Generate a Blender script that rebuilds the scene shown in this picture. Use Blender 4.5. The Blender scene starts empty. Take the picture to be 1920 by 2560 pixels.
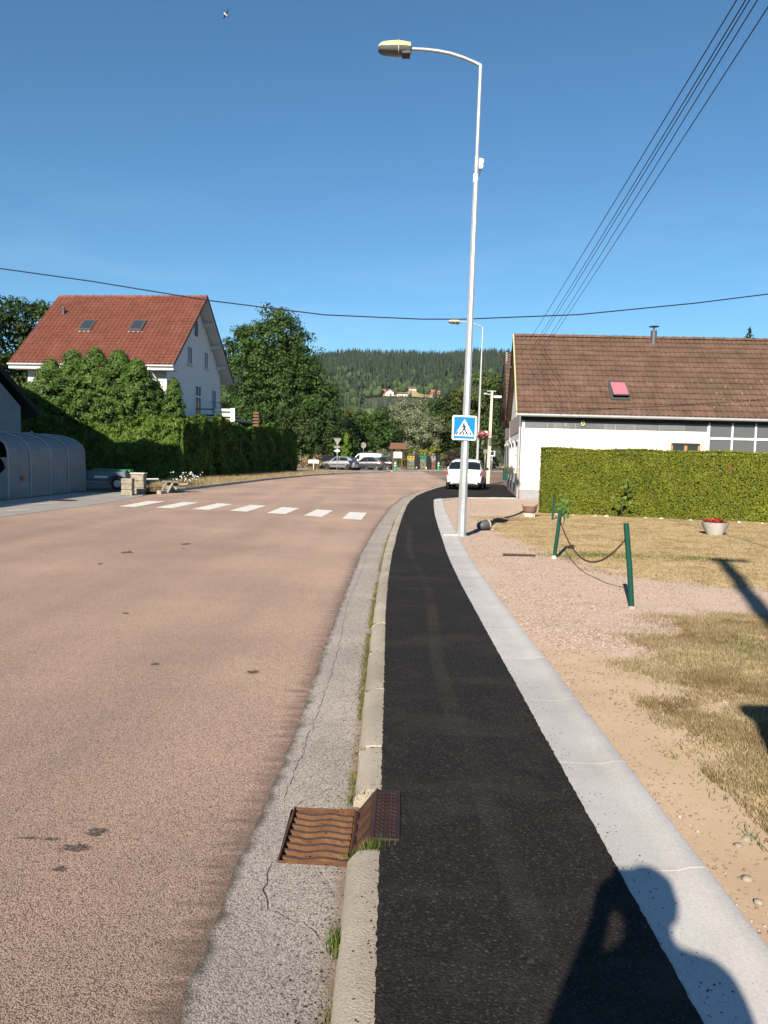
import bpy, bmesh, math, random
import numpy as np
from mathutils import Vector, Matrix, noise as mnoise
rad = math.radians
random.seed(7); RNG = np.random.default_rng(11)
S = bpy.context.scene
COL = S.collection

# ------------------------------------------------------------------ camera, sky, sun, exposure
PITCH, ROLL, EYE = rad(4.1), rad(1.4), 1.6
cam = bpy.data.cameras.new('camera'); camo = bpy.data.objects.new('camera', cam); COL.objects.link(camo)
Fv = Vector((0, math.cos(PITCH), -math.sin(PITCH))); U0 = Vector((0, math.sin(PITCH), math.cos(PITCH))); R0 = Vector((1, 0, 0))
Rv = R0*math.cos(ROLL) + U0*math.sin(ROLL); Uv = U0*math.cos(ROLL) - R0*math.sin(ROLL)
camo.matrix_world = Matrix(((Rv.x, Uv.x, -Fv.x, 0), (Rv.y, Uv.y, -Fv.y, 0), (Rv.z, Uv.z, -Fv.z, EYE), (0, 0, 0, 1)))
cam.sensor_fit = 'VERTICAL'; cam.sensor_height = 24.0; cam.lens = 24.0*1950/2560
cam.clip_start = 0.05; cam.clip_end = 12000
S.camera = camo

SUN_AZ, SUN_EL = rad(18), rad(28)      # light travels towards azimuth 18 deg (right of straight ahead)
W = bpy.data.worlds.new('World'); S.world = W; W.use_nodes = True
nt = W.node_tree; nt.nodes.clear()
sky = nt.nodes.new('ShaderNodeTexSky'); sky.sky_type = 'NISHITA'; sky.sun_disc = False
sky.sun_elevation = SUN_EL; sky.sun_rotation = rad(180+18)
sky.altitude = 600; sky.air_density = 1.0; sky.dust_density = 0.0; sky.ozone_density = 6.5
bg = nt.nodes.new('ShaderNodeBackground'); bg.inputs[1].default_value = 0.074
wo = nt.nodes.new('ShaderNodeOutputWorld')
tint = nt.nodes.new('ShaderNodeMix'); tint.data_type = 'RGBA'; tint.blend_type = 'MULTIPLY'; tint.inputs[0].default_value = 1.0; tint.inputs[7].default_value = (.84, 1.07, 1.0, 1)   # the camera's white balance
nt.links.new(sky.outputs[0], tint.inputs[6])
# a few faint high wisps of cloud low over the hills
tc = nt.nodes.new('ShaderNodeTexCoord'); mpw = nt.nodes.new('ShaderNodeMapping'); mpw.inputs['Scale'].default_value = (2.2, 2.2, 11); nt.links.new(tc.outputs['Generated'], mpw.inputs[0])
cn = nt.nodes.new('ShaderNodeTexNoise'); cn.inputs['Scale'].default_value = 1.6; cn.inputs['Detail'].default_value = 7; cn.inputs['Roughness'].default_value = .55; nt.links.new(mpw.outputs[0], cn.inputs['Vector'])
cr = nt.nodes.new('ShaderNodeValToRGB'); cr.color_ramp.elements[0].position = .48; cr.color_ramp.elements[1].position = .78; nt.links.new(cn.outputs['Fac'], cr.inputs[0])
sz = nt.nodes.new('ShaderNodeSeparateXYZ'); nt.links.new(tc.outputs['Generated'], sz.inputs[0]); er = nt.nodes.new('ShaderNodeMapRange'); er.inputs[1].default_value = .32; er.inputs[2].default_value = .12; er.inputs[3].default_value = 0; er.inputs[4].default_value = .20; nt.links.new(sz.outputs[2], er.inputs[0])
cm = nt.nodes.new('ShaderNodeMath'); cm.operation = 'MULTIPLY'; nt.links.new(cr.outputs[0], cm.inputs[0]); nt.links.new(er.outputs[0], cm.inputs[1])
cmix = nt.nodes.new('ShaderNodeMix'); cmix.data_type = 'RGBA'; cmix.inputs[7].default_value = (7.5, 8.2, 9.0, 1); nt.links.new(cm.outputs[0], cmix.inputs[0]); nt.links.new(tint.outputs[2], cmix.inputs[6]); nt.links.new(cmix.outputs[2], bg.inputs[0]); nt.links.new(bg.outputs[0], wo.inputs[0])
sl = bpy.data.lights.new('sun', 'SUN'); sl.energy = 5.0; sl.angle = rad(0.53); sl.color = (1.0, 0.875, 0.715)
so = bpy.data.objects.new('sun', sl); COL.objects.link(so)
tr = Vector((math.sin(SUN_AZ)*math.cos(SUN_EL), math.cos(SUN_AZ)*math.cos(SUN_EL), -math.sin(SUN_EL)))
so.rotation_euler = tr.to_track_quat('-Z', 'Y').to_euler(); so.location = (-20, -60, 40)
vs = S.view_settings; vs.view_transform = 'Standard'; vs.look = 'None'; vs.gamma = 1.0; vs.exposure = 0.82; vs.use_curve_mapping = False
S.render.engine = 'CYCLES'
S.cycles.max_bounces = 6; S.cycles.diffuse_bounces = 3; S.cycles.glossy_bounces = 3; S.cycles.transmission_bounces = 4
S.cycles.transparent_max_bounces = 6; S.cycles.volume_bounces = 0; S.cycles.caustics_reflective = False; S.cycles.caustics_refractive = False
S.cycles.use_denoising = True

# ------------------------------------------------------------------ helpers
def link(o, parent=None):
    COL.objects.link(o)
    if parent is not None: o.parent = parent
    return o
def tag(o, label=None, cat=None, group=None, kind=None):
    if label: o['label'] = label
    if cat: o['category'] = cat
    if group: o['group'] = group
    if kind: o['kind'] = kind
    return o
def empty(name, loc=(0, 0, 0), rz=0, label=None, cat=None, group=None):
    o = bpy.data.objects.new(name, None); o.location = loc; o.rotation_euler = (0, 0, rz); o.empty_display_size = .2
    link(o); tag(o, label, cat, group); return o
def mobj(name, me, mat=None, parent=None, loc=None, rot=None):
    o = bpy.data.objects.new(name, me); link(o, parent)
    if mat is not None:
        me.materials.clear(); me.materials.append(mat)
    if loc is not None: o.location = loc
    if rot is not None: o.rotation_euler = rot
    return o
def pyd(name, V, F, smooth=False):
    me = bpy.data.meshes.new(name); me.from_pydata([tuple(v) for v in V], [], [tuple(f) for f in F]); me.update()
    if smooth: me.shade_smooth()
    return me
def npmesh(name, V, F, attrs=None, smooth=False):
    """V (n,3), F (m,k) arrays of one face size; attrs = {name: per-vertex float array}"""
    V = np.asarray(V, np.float32); F = np.asarray(F, np.int32); m, k = F.shape
    me = bpy.data.meshes.new(name)
    me.vertices.add(len(V)); me.vertices.foreach_set('co', V.ravel())
    me.loops.add(m*k); me.loops.foreach_set('vertex_index', F.ravel())
    me.polygons.add(m); me.polygons.foreach_set('loop_start', np.arange(0, m*k, k, dtype=np.int32))
    me.polygons.foreach_set('loop_total', np.full(m, k, np.int32))
    if smooth: me.polygons.foreach_set('use_smooth', np.ones(m, bool))
    for n, a in (attrs or {}).items():
        at = me.attributes.new(n, 'FLOAT', 'POINT'); at.data.foreach_set('value', np.asarray(a, np.float32))
    me.update(calc_edges=True); me.validate(); return me
class MB:
    """collects shapes for ONE mesh"""
    def __init__(s): s.V = []; s.F = []
    def add(s, V, F):
        n = len(s.V); s.V += [tuple(v) for v in V]; s.F += [tuple(i+n for i in f) for f in F]; return s
    def box(s, c, d, rz=0, rx=0, ry=0, bev=0):
        bm = bmesh.new(); bmesh.ops.create_cube(bm, size=1)
        bmesh.ops.scale(bm, vec=d, verts=bm.verts)
        if bev: bmesh.ops.bevel(bm, geom=bm.edges[:], offset=bev, segments=1, affect='EDGES')
        M_ = Matrix.Translation(c) @ Matrix.Rotation(rz, 4, 'Z') @ Matrix.Rotation(ry, 4, 'Y') @ Matrix.Rotation(rx, 4, 'X')
        bm.transform(M_); bm.verts.index_update()
        s.add([v.co[:] for v in bm.verts], [[v.index for v in f.verts] for f in bm.faces]); bm.free(); return s
    def tube(s, pts, rads, n=8, cap=True):
        pts = [Vector(p) for p in pts]; rads = rads if hasattr(rads, '__len__') else [rads]*len(pts)
        V = []; F = []; up = None
        for i, p in enumerate(pts):
            t = (pts[min(i+1, len(pts)-1)] - pts[max(i-1, 0)]).normalized()
            if up is None:
                up = Vector((0, 0, 1)) if abs(t.z) < .9 else Vector((1, 0, 0))
            a = (up - t*up.dot(t)).normalized(); b = t.cross(a); up = a
            for k in range(n):
                q = 2*math.pi*(k+.5)/n; V.append(p + (a*math.cos(q) + b*math.sin(q))*rads[i])
        for i in range(len(pts)-1):
            for k in range(n):
                F.append((i*n+k, i*n+(k+1) % n, (i+1)*n+(k+1) % n, (i+1)*n+k))
        if cap: F.append(tuple(range(n-1, -1, -1))); F.append(tuple((len(pts)-1)*n+k for k in range(n)))
        return s.add(V, F)
    def lathe(s, prof, n=16, c=(0, 0, 0), cap=True):
        V = []; F = []
        for r, z in prof:
            for k in range(n):
                q = 2*math.pi*k/n; V.append((c[0]+r*math.cos(q), c[1]+r*math.sin(q), c[2]+z))
        for i in range(len(prof)-1):
            for k in range(n): F.append((i*n+k, i*n+(k+1) % n, (i+1)*n+(k+1) % n, (i+1)*n+k))
        if cap: F.append(tuple(range(n-1, -1, -1))); F.append(tuple((len(prof)-1)*n+k for k in range(n)))
        return s.add(V, F)
    def prism(s, poly, z0, z1):
        n = len(poly); V = [(x, y, z0) for x, y in poly]+[(x, y, z1) for x, y in poly]
        F = [tuple(range(n-1, -1, -1)), tuple(range(n, 2*n))]+[(i, (i+1) % n, n+(i+1) % n, n+i) for i in range(n)]
        return s.add(V, F)
    def xf(s, M_): s.V = [tuple(M_ @ Vector(v)) for v in s.V]; return s
    def build(s, name, mat=None, parent=None, smooth=False, loc=None, rot=None, angle=None):
        me = pyd(name, s.V, s.F)
        bm = bmesh.new(); bm.from_mesh(me); bmesh.ops.recalc_face_normals(bm, faces=bm.faces); bm.to_mesh(me); bm.free()
        if smooth:
            me.shade_smooth()
            if angle is not None: me.set_sharp_from_angle(angle=rad(angle))
        return mobj(name, me, mat, parent, loc, rot)
def copy_tree(o, parent=None):
    c = o.copy(); COL.objects.link(c); c.parent = parent
    for ch in list(o.children): copy_tree(ch, c)
    return c

# ------------------------------------------------------------------ materials
def newmat(name):
    m = bpy.data.materials.new(name); m.use_nodes = True
    return m, m.node_tree.nodes, m.node_tree.links, m.node_tree.nodes['Principled BSDF']
def nd(N, t, **kw):
    n = N.new('ShaderNode'+t)
    for k, v in kw.items(): setattr(n, k, v)
    return n
def pos(N, L, obj=False):
    if obj: return nd(N, 'TexCoord').outputs['Object']
    return nd(N, 'NewGeometry').outputs['Position']
def noise(N, L, v, sc, det=3, rough=.55, dist=0):
    n = nd(N, 'TexNoise'); n.inputs['Scale'].default_value = sc; n.inputs['Detail'].default_value = det
    n.inputs['Roughness'].default_value = rough; n.inputs['Distortion'].default_value = dist; L.new(v, n.inputs['Vector']); return n.outputs['Fac']
def vor(N, L, v, sc, feat='F1', rnd=1.0):
    n = nd(N, 'TexVoronoi', feature=feat); n.inputs['Scale'].default_value = sc; n.inputs['Randomness'].default_value = rnd
    L.new(v, n.inputs['Vector']); return n
def ramp(N, L, f, stops):
    r = nd(N, 'ValToRGB'); e = r.color_ramp.elements
    while len(e) > 1: e.remove(e[-1])
    for i, (p, c) in enumerate(stops):
        q = e[0] if i == 0 else e.new(p)
        q.position = p; q.color = (c, c, c, 1) if not hasattr(c, '__len__') else (*c, 1)
    L.new(f, r.inputs[0]); return r.outputs['Color']
def mix(N, L, f, a, b, mode='MIX'):
    m = nd(N, 'Mix', data_type='RGBA', blend_type=mode); m.clamp_factor = True
    for i, v in ((0, f), (6, a), (7, b)):
        s = m.inputs[i]
        if isinstance(v, bpy.types.NodeSocket): L.new(v, s)
        elif hasattr(v, '__len__'): s.default_value = (*v, 1)
        else: s.default_value = v if i == 0 else (v, v, v, 1)
    return m.outputs[2]
def mth(N, L, op, a, b=0., c=None):
    m = nd(N, 'Math', operation=op)
    for i, v in enumerate((a, b, c)):
        if v is None: continue
        if isinstance(v, bpy.types.NodeSocket): L.new(v, m.inputs[i])
        else: m.inputs[i].default_value = v
    return m.outputs[0]
def bump(N, L, h, d, strength=1.0, prev=None):
    b = nd(N, 'Bump'); b.inputs['Strength'].default_value = strength; b.inputs['Distance'].default_value = d
    L.new(h, b.inputs['Height'])
    if prev is not None: L.new(prev, b.inputs['Normal'])
    return b.outputs[0]
def attr(N, name): return nd(N, 'Attribute', attribute_name=name).outputs['Fac']
def M(name, col, rough=.75, var=.18, vsc=2.5, bmp=0, bsc=40, metal=0, spec=.4, col2=None, c2sc=1.2, c2lo=.55, c2hi=.7, rnd=0, obj=False, coat=0):
    """plain weathered surface: base colour, mottled by noise, optional stains col2 and relief"""
    m, N, L, B = newmat(name); v = pos(N, L, obj)
    c = tuple(col); f = noise(N, L, v, vsc, 5, .6)
    dk = tuple(x*(1-var) for x in c); lt = tuple(min(x*(1+var), .95) for x in c)
    o = ramp(N, L, f, [(.25, dk), (.75, lt)])
    if col2: o = mix(N, L, ramp(N, L, noise(N, L, v, c2sc, 6, .65), [(c2lo, 0.), (c2hi, 1.)]), o, col2)
    if rnd:
        r = nd(N, 'ObjectInfo').outputs['Random']; o = mix(N, L, 1.0, o, ramp(N, L, r, [(0, 1-rnd), (1, 1+rnd)]), 'MULTIPLY')
    L.new(o, B.inputs['Base Color'])
    B.inputs['Roughness'].default_value = rough; B.inputs['Metallic'].default_value = metal; B.inputs['Specular IOR Level'].default_value = spec
    B.inputs['Coat Weight'].default_value = coat
    if bmp: L.new(bump(N, L, noise(N, L, v, bsc, 4, .6), bmp), B.inputs['Normal'])
    return m
def leafmat(name, dark, light, tip=None, trans=.25, vsc=.6, rough=.6, brown=None, bsc=.8, blo=.62, bhi=.72):
    """foliage: per-leaf colour from attribute rnd, larger patches from noise, some light let through"""
    m, N, L, B = newmat(name); v = pos(N, L)
    f = mth(N, L, 'ADD', mth(N, L, 'MULTIPLY', attr(N, 'rnd'), .6), mth(N, L, 'MULTIPLY', noise(N, L, v, vsc, 3), .5))
    st = [(.2, dark), (.75, light)]
    if tip: st.append((.97, tip))
    o = ramp(N, L, f, st)
    if brown: o = mix(N, L, ramp(N, L, noise(N, L, v, bsc, 4, .6), [(blo, 0.), (bhi, 1.)]), o, brown)
    L.new(o, B.inputs['Base Color']); B.inputs['Roughness'].default_value = rough; B.inputs['Specular IOR Level'].default_value = .3
    if trans:
        t = nd(N, 'BsdfTranslucent'); L.new(o, t.inputs[0]); ms = nd(N, 'MixShader'); ms.inputs[0].default_value = trans
        L.new(B.outputs[0], ms.inputs[1]); L.new(t.outputs[0], ms.inputs[2]); L.new(ms.outputs[0], N['Material Output'].inputs[0])
    return m
def glassmat(name, col=(.02, .025, .03), rough=.06):
    m, N, L, B = newmat(name); B.inputs['Base Color'].default_value = (*col, 1); B.inputs['Roughness'].default_value = rough; B.inputs['Specular IOR Level'].default_value = .6
    return m

def m_road():
    m, N, L, B = newmat('chip_seal_red'); v = pos(N, L)
    g = vor(N, L, v, 185)
    stone = ramp(N, L, g.outputs['Color'], [(.1, (.19, .136, .115)), (.5, (.285, .213, .183)), (.9, (.40, .32, .283))])
    stone = mix(N, L, .35, stone, ramp(N, L, noise(N, L, v, 260, 2), [(.3, (.22, .16, .13)), (.7, (.42, .33, .285))]))
    gap = ramp(N, L, g.outputs['Distance'], [(.42, 0.), (.72, 1.)])
    c = mix(N, L, gap, stone, (.098, .072, .060))
    big = noise(N, L, v, .35, 5, .6); c = mix(N, L, 1.0, c, ramp(N, L, big, [(.25, (.74, .75, .75)), (.75, (1.2, 1.14, 1.1))]), 'MULTIPLY')
    lm = nd(N, 'Mapping'); L.new(v, lm.inputs[0]); lm.inputs['Scale'].default_value = (1.3, .05, 1); c = mix(N, L, 1.0, c, ramp(N, L, noise(N, L, lm.outputs[0], .8, 4, .5), [(.3, (.86, .87, .88)), (.7, (1.12, 1.1, 1.08))]), 'MULTIPLY')
    st_ = nd(N, 'Mapping'); L.new(v, st_.inputs[0]); st_.inputs['Scale'].default_value = (1.2, 9, 1); sn = mth(N, L, 'SUBTRACT', noise(N, L, st_.outputs[0], 1.6, 7, .7), .5)
    c = mix(N, L, ramp(N, L, mth(N, L, 'ADD', attr(N, 'seam'), mth(N, L, 'MULTIPLY', sn, .55)), [(.0, .72), (.13, .0)]), c, (.075, .056, .046))     # tar streaks wiped out from the seam
    # wheel-worn lanes, slightly smoother and greyer
    sp = nd(N, 'SeparateXYZ'); L.new(v, sp.inputs[0])
    sm = noise(N, L, v, .12, 3); c = mix(N, L, ramp(N, L, sm, [(.5, 0.), (.68, .35)]), c, (.31, .245, .21))
    sc = nd(N, 'Mapping'); L.new(v, sc.inputs[0]); sc.inputs['Scale'].default_value = (.35, 2.2, 1)
    spots = noise(N, L, sc.outputs[0], 1.1, 7, .72); c = mix(N, L, ramp(N, L, spots, [(.70, 0.), (.76, .75)]), c, (.085, .058, .045))
    L.new(c, B.inputs['Base Color']); B.inputs['Roughness'].default_value = .85; B.inputs['Specular IOR Level'].default_value = .25
    B.inputs['Diffuse Roughness'].default_value = 1.0
    L.new(bump(N, L, g.outputs['Distance'], -.0035, .9), B.inputs['Normal']); return m
def m_strip():
    m, N, L, B = newmat('old_grey_asphalt'); v = pos(N, L)
    g = vor(N, L, v, 155)
    c = ramp(N, L, g.outputs['Color'], [(.1, (.15, .135, .126)), (.5, (.235, .215, .202)), (.9, (.34, .315, .30))])
    c = mix(N, L, .3, c, ramp(N, L, noise(N, L, v, 240, 2), [(.3, (.13, .12, .115)), (.7, (.35, .325, .31))]))
    gap = ramp(N, L, g.outputs['Distance'], [(.48, 0.), (.78, 1.)]); c = mix(N, L, gap, c, (.10, .09, .084))
    c = mix(N, L, 1.0, c, ramp(N, L, noise(N, L, v, 1.4, 5, .6), [(.25, .78), (.75, 1.15)]), 'MULTIPLY')
    e = mth(N, L, 'ADD', attr(N, 'edge'), mth(N, L, 'MULTIPLY', mth(N, L, 'SUBTRACT', noise(N, L, v, 9, 6, .7), .5), .16))
    c = mix(N, L, ramp(N, L, e, [(-.02, .9), (.045, .0)]), c, (.05, .044, .04))       # tar bleeding out along the seam
    k = attr(N, 'kerbside'); k = mth(N, L, 'ADD', k, mth(N, L, 'MULTIPLY', mth(N, L, 'SUBTRACT', noise(N, L, v, 14, 5, .7), .5), .12))
    c = mix(N, L, ramp(N, L, k, [(.0, .85), (.06, .0)]), c, (.115, .085, .058))
    mp = nd(N, 'Mapping'); L.new(v, mp.inputs[0]); mp.inputs['Scale'].default_value = (1, .4, 1)
    L.new(c, B.inputs['Base Color']); B.inputs['Roughness'].default_value = .85; B.inputs['Specular IOR Level'].default_value = .25
    B.inputs['Diffuse Roughness'].default_value = 1.0
    L.new(bump(N, L, g.outputs['Distance'], -.0035, .9), B.inputs['Normal']); return m
def m_newasph():
    m, N, L, B = newmat('new_black_asphalt'); v = pos(N, L)
    g = vor(N, L, v, 130)
    c = ramp(N, L, g.outputs['Color'], [(.1, (.012, .0115, .011)), (.75, (.025, .0225, .021)), (.97, (.065, .058, .052))])
    wn = vor(N, L, v, 38); c = mix(N, L, mth(N, L, 'MULTIPLY', ramp(N, L, wn.outputs['Distance'], [(.05, 1.), (.09, 0.)]), ramp(N, L, wn.outputs['Color'], [(.6, 0.), (.66, .8)])), c, (.25, .22, .20))
    mp = nd(N, 'Mapping'); L.new(v, mp.inputs[0]); mp.inputs['Rotation'].default_value = (0, 0, rad(35)); mp.inputs['Scale'].default_value = (.9, 2.0, 1)
    d = noise(N, L, mp.outputs[0], .9, 6, .65)
    c = mix(N, L, ramp(N, L, d, [(.50, 0.), (.80, .45)]), c, (.082, .069, .060))       # pale dust scuffs dragged across
    d2 = noise(N, L, v, 3.2, 6, .7); c = mix(N, L, ramp(N, L, d2, [(.55, 0.), (.8, .3)]), c, (.075, .062, .052))
    # dusty tyre track with tread pattern
    sx = nd(N, 'SeparateXYZ'); L.new(v, sx.inputs[0]); xc = mth(N, L, 'SUBTRACT', sx.outputs[0], mth(N, L, 'ADD', .47, mth(N, L, 'MULTIPLY', mth(N, L, 'SINE', mth(N, L, 'MULTIPLY', sx.outputs[1], .9)), .05)))
    ln = mth(N, L, 'ABSOLUTE', xc); tk = ramp(N, L, ln, [(.03, 1.), (.065, 0.)]); wv = ramp(N, L, mth(N, L, 'SINE', mth(N, L, 'ADD', mth(N, L, 'MULTIPLY', sx.outputs[1], 420.), mth(N, L, 'MULTIPLY', ln, 160.))), [(.2, .15), (.8, 1.)])
    c = mix(N, L, mth(N, L, 'MULTIPLY', mth(N, L, 'MULTIPLY', tk, wv), ramp(N, L, noise(N, L, v, 1.1, 3), [(.4, 0.), (.6, .45)])), c, (.10, .082, .068))
    L.new(c, B.inputs['Base Color']); B.inputs['Roughness'].default_value = .9; B.inputs['Specular IOR Level'].default_value = .12
    L.new(bump(N, L, g.outputs['Distance'], -.003, .8), B.inputs['Normal']); return m
def m_concrete(name, c0, c1, speck=.35, bmp=.001):
    m, N, L, B = newmat(name); v = pos(N, L)
    c = ramp(N, L, noise(N, L, v, 1.6, 7, .62), [(.3, c0), (.7, c1)])
    c = mix(N, L, 1., c, ramp(N, L, noise(N, L, v, 90, 3), [(.3, .88), (.7, 1.08)]), 'MULTIPLY')
    w = vor(N, L, v, 55); c = mix(N, L, mth(N, L, 'MULTIPLY', ramp(N, L, w.outputs['Distance'], [(.10, 1.), (.2, 0.)]), ramp(N, L, w.outputs['Color'], [(.72, 0.), (.75, speck*2)])), c, (.04, .037, .035))
    c = mix(N, L, ramp(N, L, noise(N, L, v, 7, 7, .75), [(.56, 0.), (.75, speck*1.2)]), c, tuple(x*.45 for x in c0))
    r = nd(N, 'ObjectInfo').outputs['Random']; c = mix(N, L, 1., c, ramp(N, L, r, [(0, .90), (1, 1.07)]), 'MULTIPLY')
    L.new(c, B.inputs['Base Color']); B.inputs['Roughness'].default_value = .85; B.inputs['Specular IOR Level'].default_value = .3
    L.new(bump(N, L, noise(N, L, v, 120, 4, .7), bmp), B.inputs['Normal']); return m
def m_yard():
    """right-hand yard: pink gravel, dry lawn, bare sand; zones are signed distances stored on the vertices"""
    m, N, L, B = newmat('yard_gravel_lawn_sand'); v = pos(N, L)
    g = vor(N, L, v, 66); g2 = vor(N, L, v, 110)
    gr = ramp(N, L, g.outputs['Color'], [(.1, (.185, .136, .108)), (.5, (.32, .245, .20)), (.9, (.50, .415, .355))])
    gr = mix(N, L, ramp(N, L, g.outputs['Distance'], [(.4, 0.), (.75, .8)]), gr, (.17, .124, .098))
    gr = mix(N, L, ramp(N, L, noise(N, L, v, .9, 5, .65), [(.42, 0.), (.62, .7)]), gr, mix(N, L, g2.outputs['Color'], (.25, .192, .16), (.335, .262, .22)))
    gr = mix(N, L, ramp(N, L, noise(N, L, v, .55, 6, .6), [(.50, 0.), (.70, .55)]), gr, mix(N, L, g2.outputs['Color'], (.20, .178, .165), (.33, .30, .28)))
    gd = vor(N, L, v, 60)
    la = ramp(N, L, noise(N, L, v, 2.2, 7, .75), [(.25, (.06, .058, .02)), (.40, (.18, .13, .058)), (.52, (.32, .25, .14)), (.64, (.19, .13, .06)), (.78, (.36, .30, .21))])
    la = mix(N, L, ramp(N, L, noise(N, L, v, 70, 4, .7), [(.3, .55), (.5, 0.)]), la, (.16, .12, .06))
    sa = ramp(N, L, noise(N, L, v, 1.5, 7, .65), [(.3, (.225, .172, .122)), (.7, (.31, .248, .185))])
    sa = mix(N, L, ramp(N, L, noise(N, L, v, 34, 5, .7), [(.58, 0.), (.74, .6)]), sa, (.16, .115, .075))
    sa = mix(N, L, ramp(N, L, noise(N, L, v, 160, 3, .7), [(.35, .4), (.6, 0.)]), sa, (.185, .135, .092))
    nz = mth(N, L, 'SUBTRACT', noise(N, L, v, 1.8, 8, .72), .5)
    fl = ramp(N, L, mth(N, L, 'ADD', attr(N, 'lawn'), mth(N, L, 'MULTIPLY', nz, 1.9)), [(.36, 0.), (.64, .92)])
    fs = ramp(N, L, mth(N, L, 'ADD', attr(N, 'sand'), mth(N, L, 'MULTIPLY', nz, 1.0)), [(.34, 0.), (.66, 1.)])
    c = mix(N, L, fs, gr, sa); c = mix(N, L, fl, c, la)
    L.new(c, B.inputs['Base Color']); B.inputs['Roughness'].default_value = .95; B.inputs['Diffuse Roughness'].default_value = 1.0; B.inputs['Specular IOR Level'].default_value = .15
    b1 = bump(N, L, mth(N, L, 'MULTIPLY', g.outputs['Distance'], mth(N, L, 'SUBTRACT', 1.0, fs)), -.010, .7); L.new(bump(N, L, noise(N, L, v, 45, 6, .75), .006, .7, b1), B.inputs['Normal']); return m
def m_ground():
    m, N, L, B = newmat('meadow_ground'); v = pos(N, L)
    c = ramp(N, L, noise(N, L, v, .5, 7, .7), [(.3, (.07, .085, .025)), (.5, (.22, .18, .07)), (.7, (.36, .28, .13))])
    c = mix(N, L, ramp(N, L, noise(N, L, v, 20, 5, .7), [(.35, .6), (.6, 0.)]), c, (.06, .055, .02))
    L.new(c, B.inputs['Base Color']); B.inputs['Roughness'].default_value = .95; L.new(bump(N, L, noise(N, L, v, 15, 6, .7), .04), B.inputs['Normal']); return m
def m_drygrass():
    m, N, L, B = newmat('dry_verge'); v = pos(N, L)
    c = ramp(N, L, noise(N, L, v, .8, 7, .7), [(.3, (.22, .17, .07)), (.5, (.46, .34, .16)), (.72, (.58, .45, .24))])
    c = mix(N, L, ramp(N, L, noise(N, L, v, 30, 5, .7), [(.35, .5), (.6, 0.)]), c, (.16, .115, .05))
    L.new(c, B.inputs['Base Color']); B.inputs['Roughness'].default_value = .95; L.new(bump(N, L, noise(N, L, v, 20, 6, .7), .05), B.inputs['Normal']); return m
def m_tile(name, a, b, c3, lich=(.42, .38, .28), moss=(.09, .075, .035), msc=.6):
    m, N, L, B = newmat(name); v = pos(N, L)
    c = ramp(N, L, noise(N, L, v, 1.1, 6, .7), [(.3, a), (.55, b), (.75, c3)])
    r = nd(N, 'ObjectInfo').outputs['Random']; c = mix(N, L, 1., c, ramp(N, L, r, [(0, .86), (1, 1.14)]), 'MULTIPLY')
    w = vor(N, L, v, 5.5); c = mix(N, L, 1., c, ramp(N, L, w.outputs['Color'], [(0, .86), (1, 1.12)]), 'MULTIPLY')
    c = mix(N, L, ramp(N, L, noise(N, L, v, msc, 7, .72), [(.52, 0.), (.70, .6)]), c, moss)
    c = mix(N, L, ramp(N, L, noise(N, L, v, 7, 6, .7), [(.66, 0.), (.74, .8)]), c, lich)
    L.new(c, B.inputs['Base Color']); B.inputs['Roughness'].default_value = .8; B.inputs['Specular IOR Level'].default_value = .25
    L.new(bump(N, L, noise(N, L, v, 60, 4, .7), .003), B.inputs['Normal']); return m
def m_white(name, c=(.80, .79, .76), dirt=(.55, .50, .43)):
    m, N, L, B = newmat(name); v = pos(N, L)
    mp = nd(N, 'Mapping'); L.new(v, mp.inputs[0]); mp.inputs['Scale'].default_value = (1.6, 1.6, .25)
    o = mix(N, L, ramp(N, L, noise(N, L, mp.outputs[0], 1.5, 7, .7), [(.55, 0.), (.85, .55)]), c, dirt)
    L.new(o, B.inputs['Base Color']); B.inputs['Roughness'].default_value = .9; B.inputs['Specular IOR Level'].default_value = .2
    L.new(bump(N, L, noise(N, L, v, 120, 3, .7), .004), B.inputs['Normal']); return m
def paint(name, col, rough=.3, coat=.6, metal=0):
    m, N, L, B = newmat(name); v = pos(N, L)
    L.new(ramp(N, L, noise(N, L, v, 2, 4), [(.3, tuple(x*.95 for x in col)), (.7, col)]), B.inputs['Base Color'])
    B.inputs['Roughness'].default_value = rough; B.inputs['Coat Weight'].default_value = coat; B.inputs['Metallic'].default_value = metal; B.inputs['Coat Roughness'].default_value = .08
    return m
def m_bar():
    m, N, L, B = newmat('worn_rusty_bar'); v = pos(N, L); c = ramp(N, L, noise(N, L, v, 18, 5, .65), [(.3, (.095, .042, .02)), (.7, (.19, .092, .038))])
    sn = nd(N, 'SeparateXYZ'); L.new(nd(N, 'NewGeometry').outputs['True Normal'], sn.inputs[0]); c = mix(N, L, ramp(N, L, sn.outputs[2], [(.6, 0.), (.85, .9)]), c, (.045, .032, .032))      # tops worn dark by wheels
    L.new(c, B.inputs['Base Color']); B.inputs['Roughness'].default_value = .7; L.new(bump(N, L, noise(N, L, v, 90, 4, .7), .003), B.inputs['Normal']); return m
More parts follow.
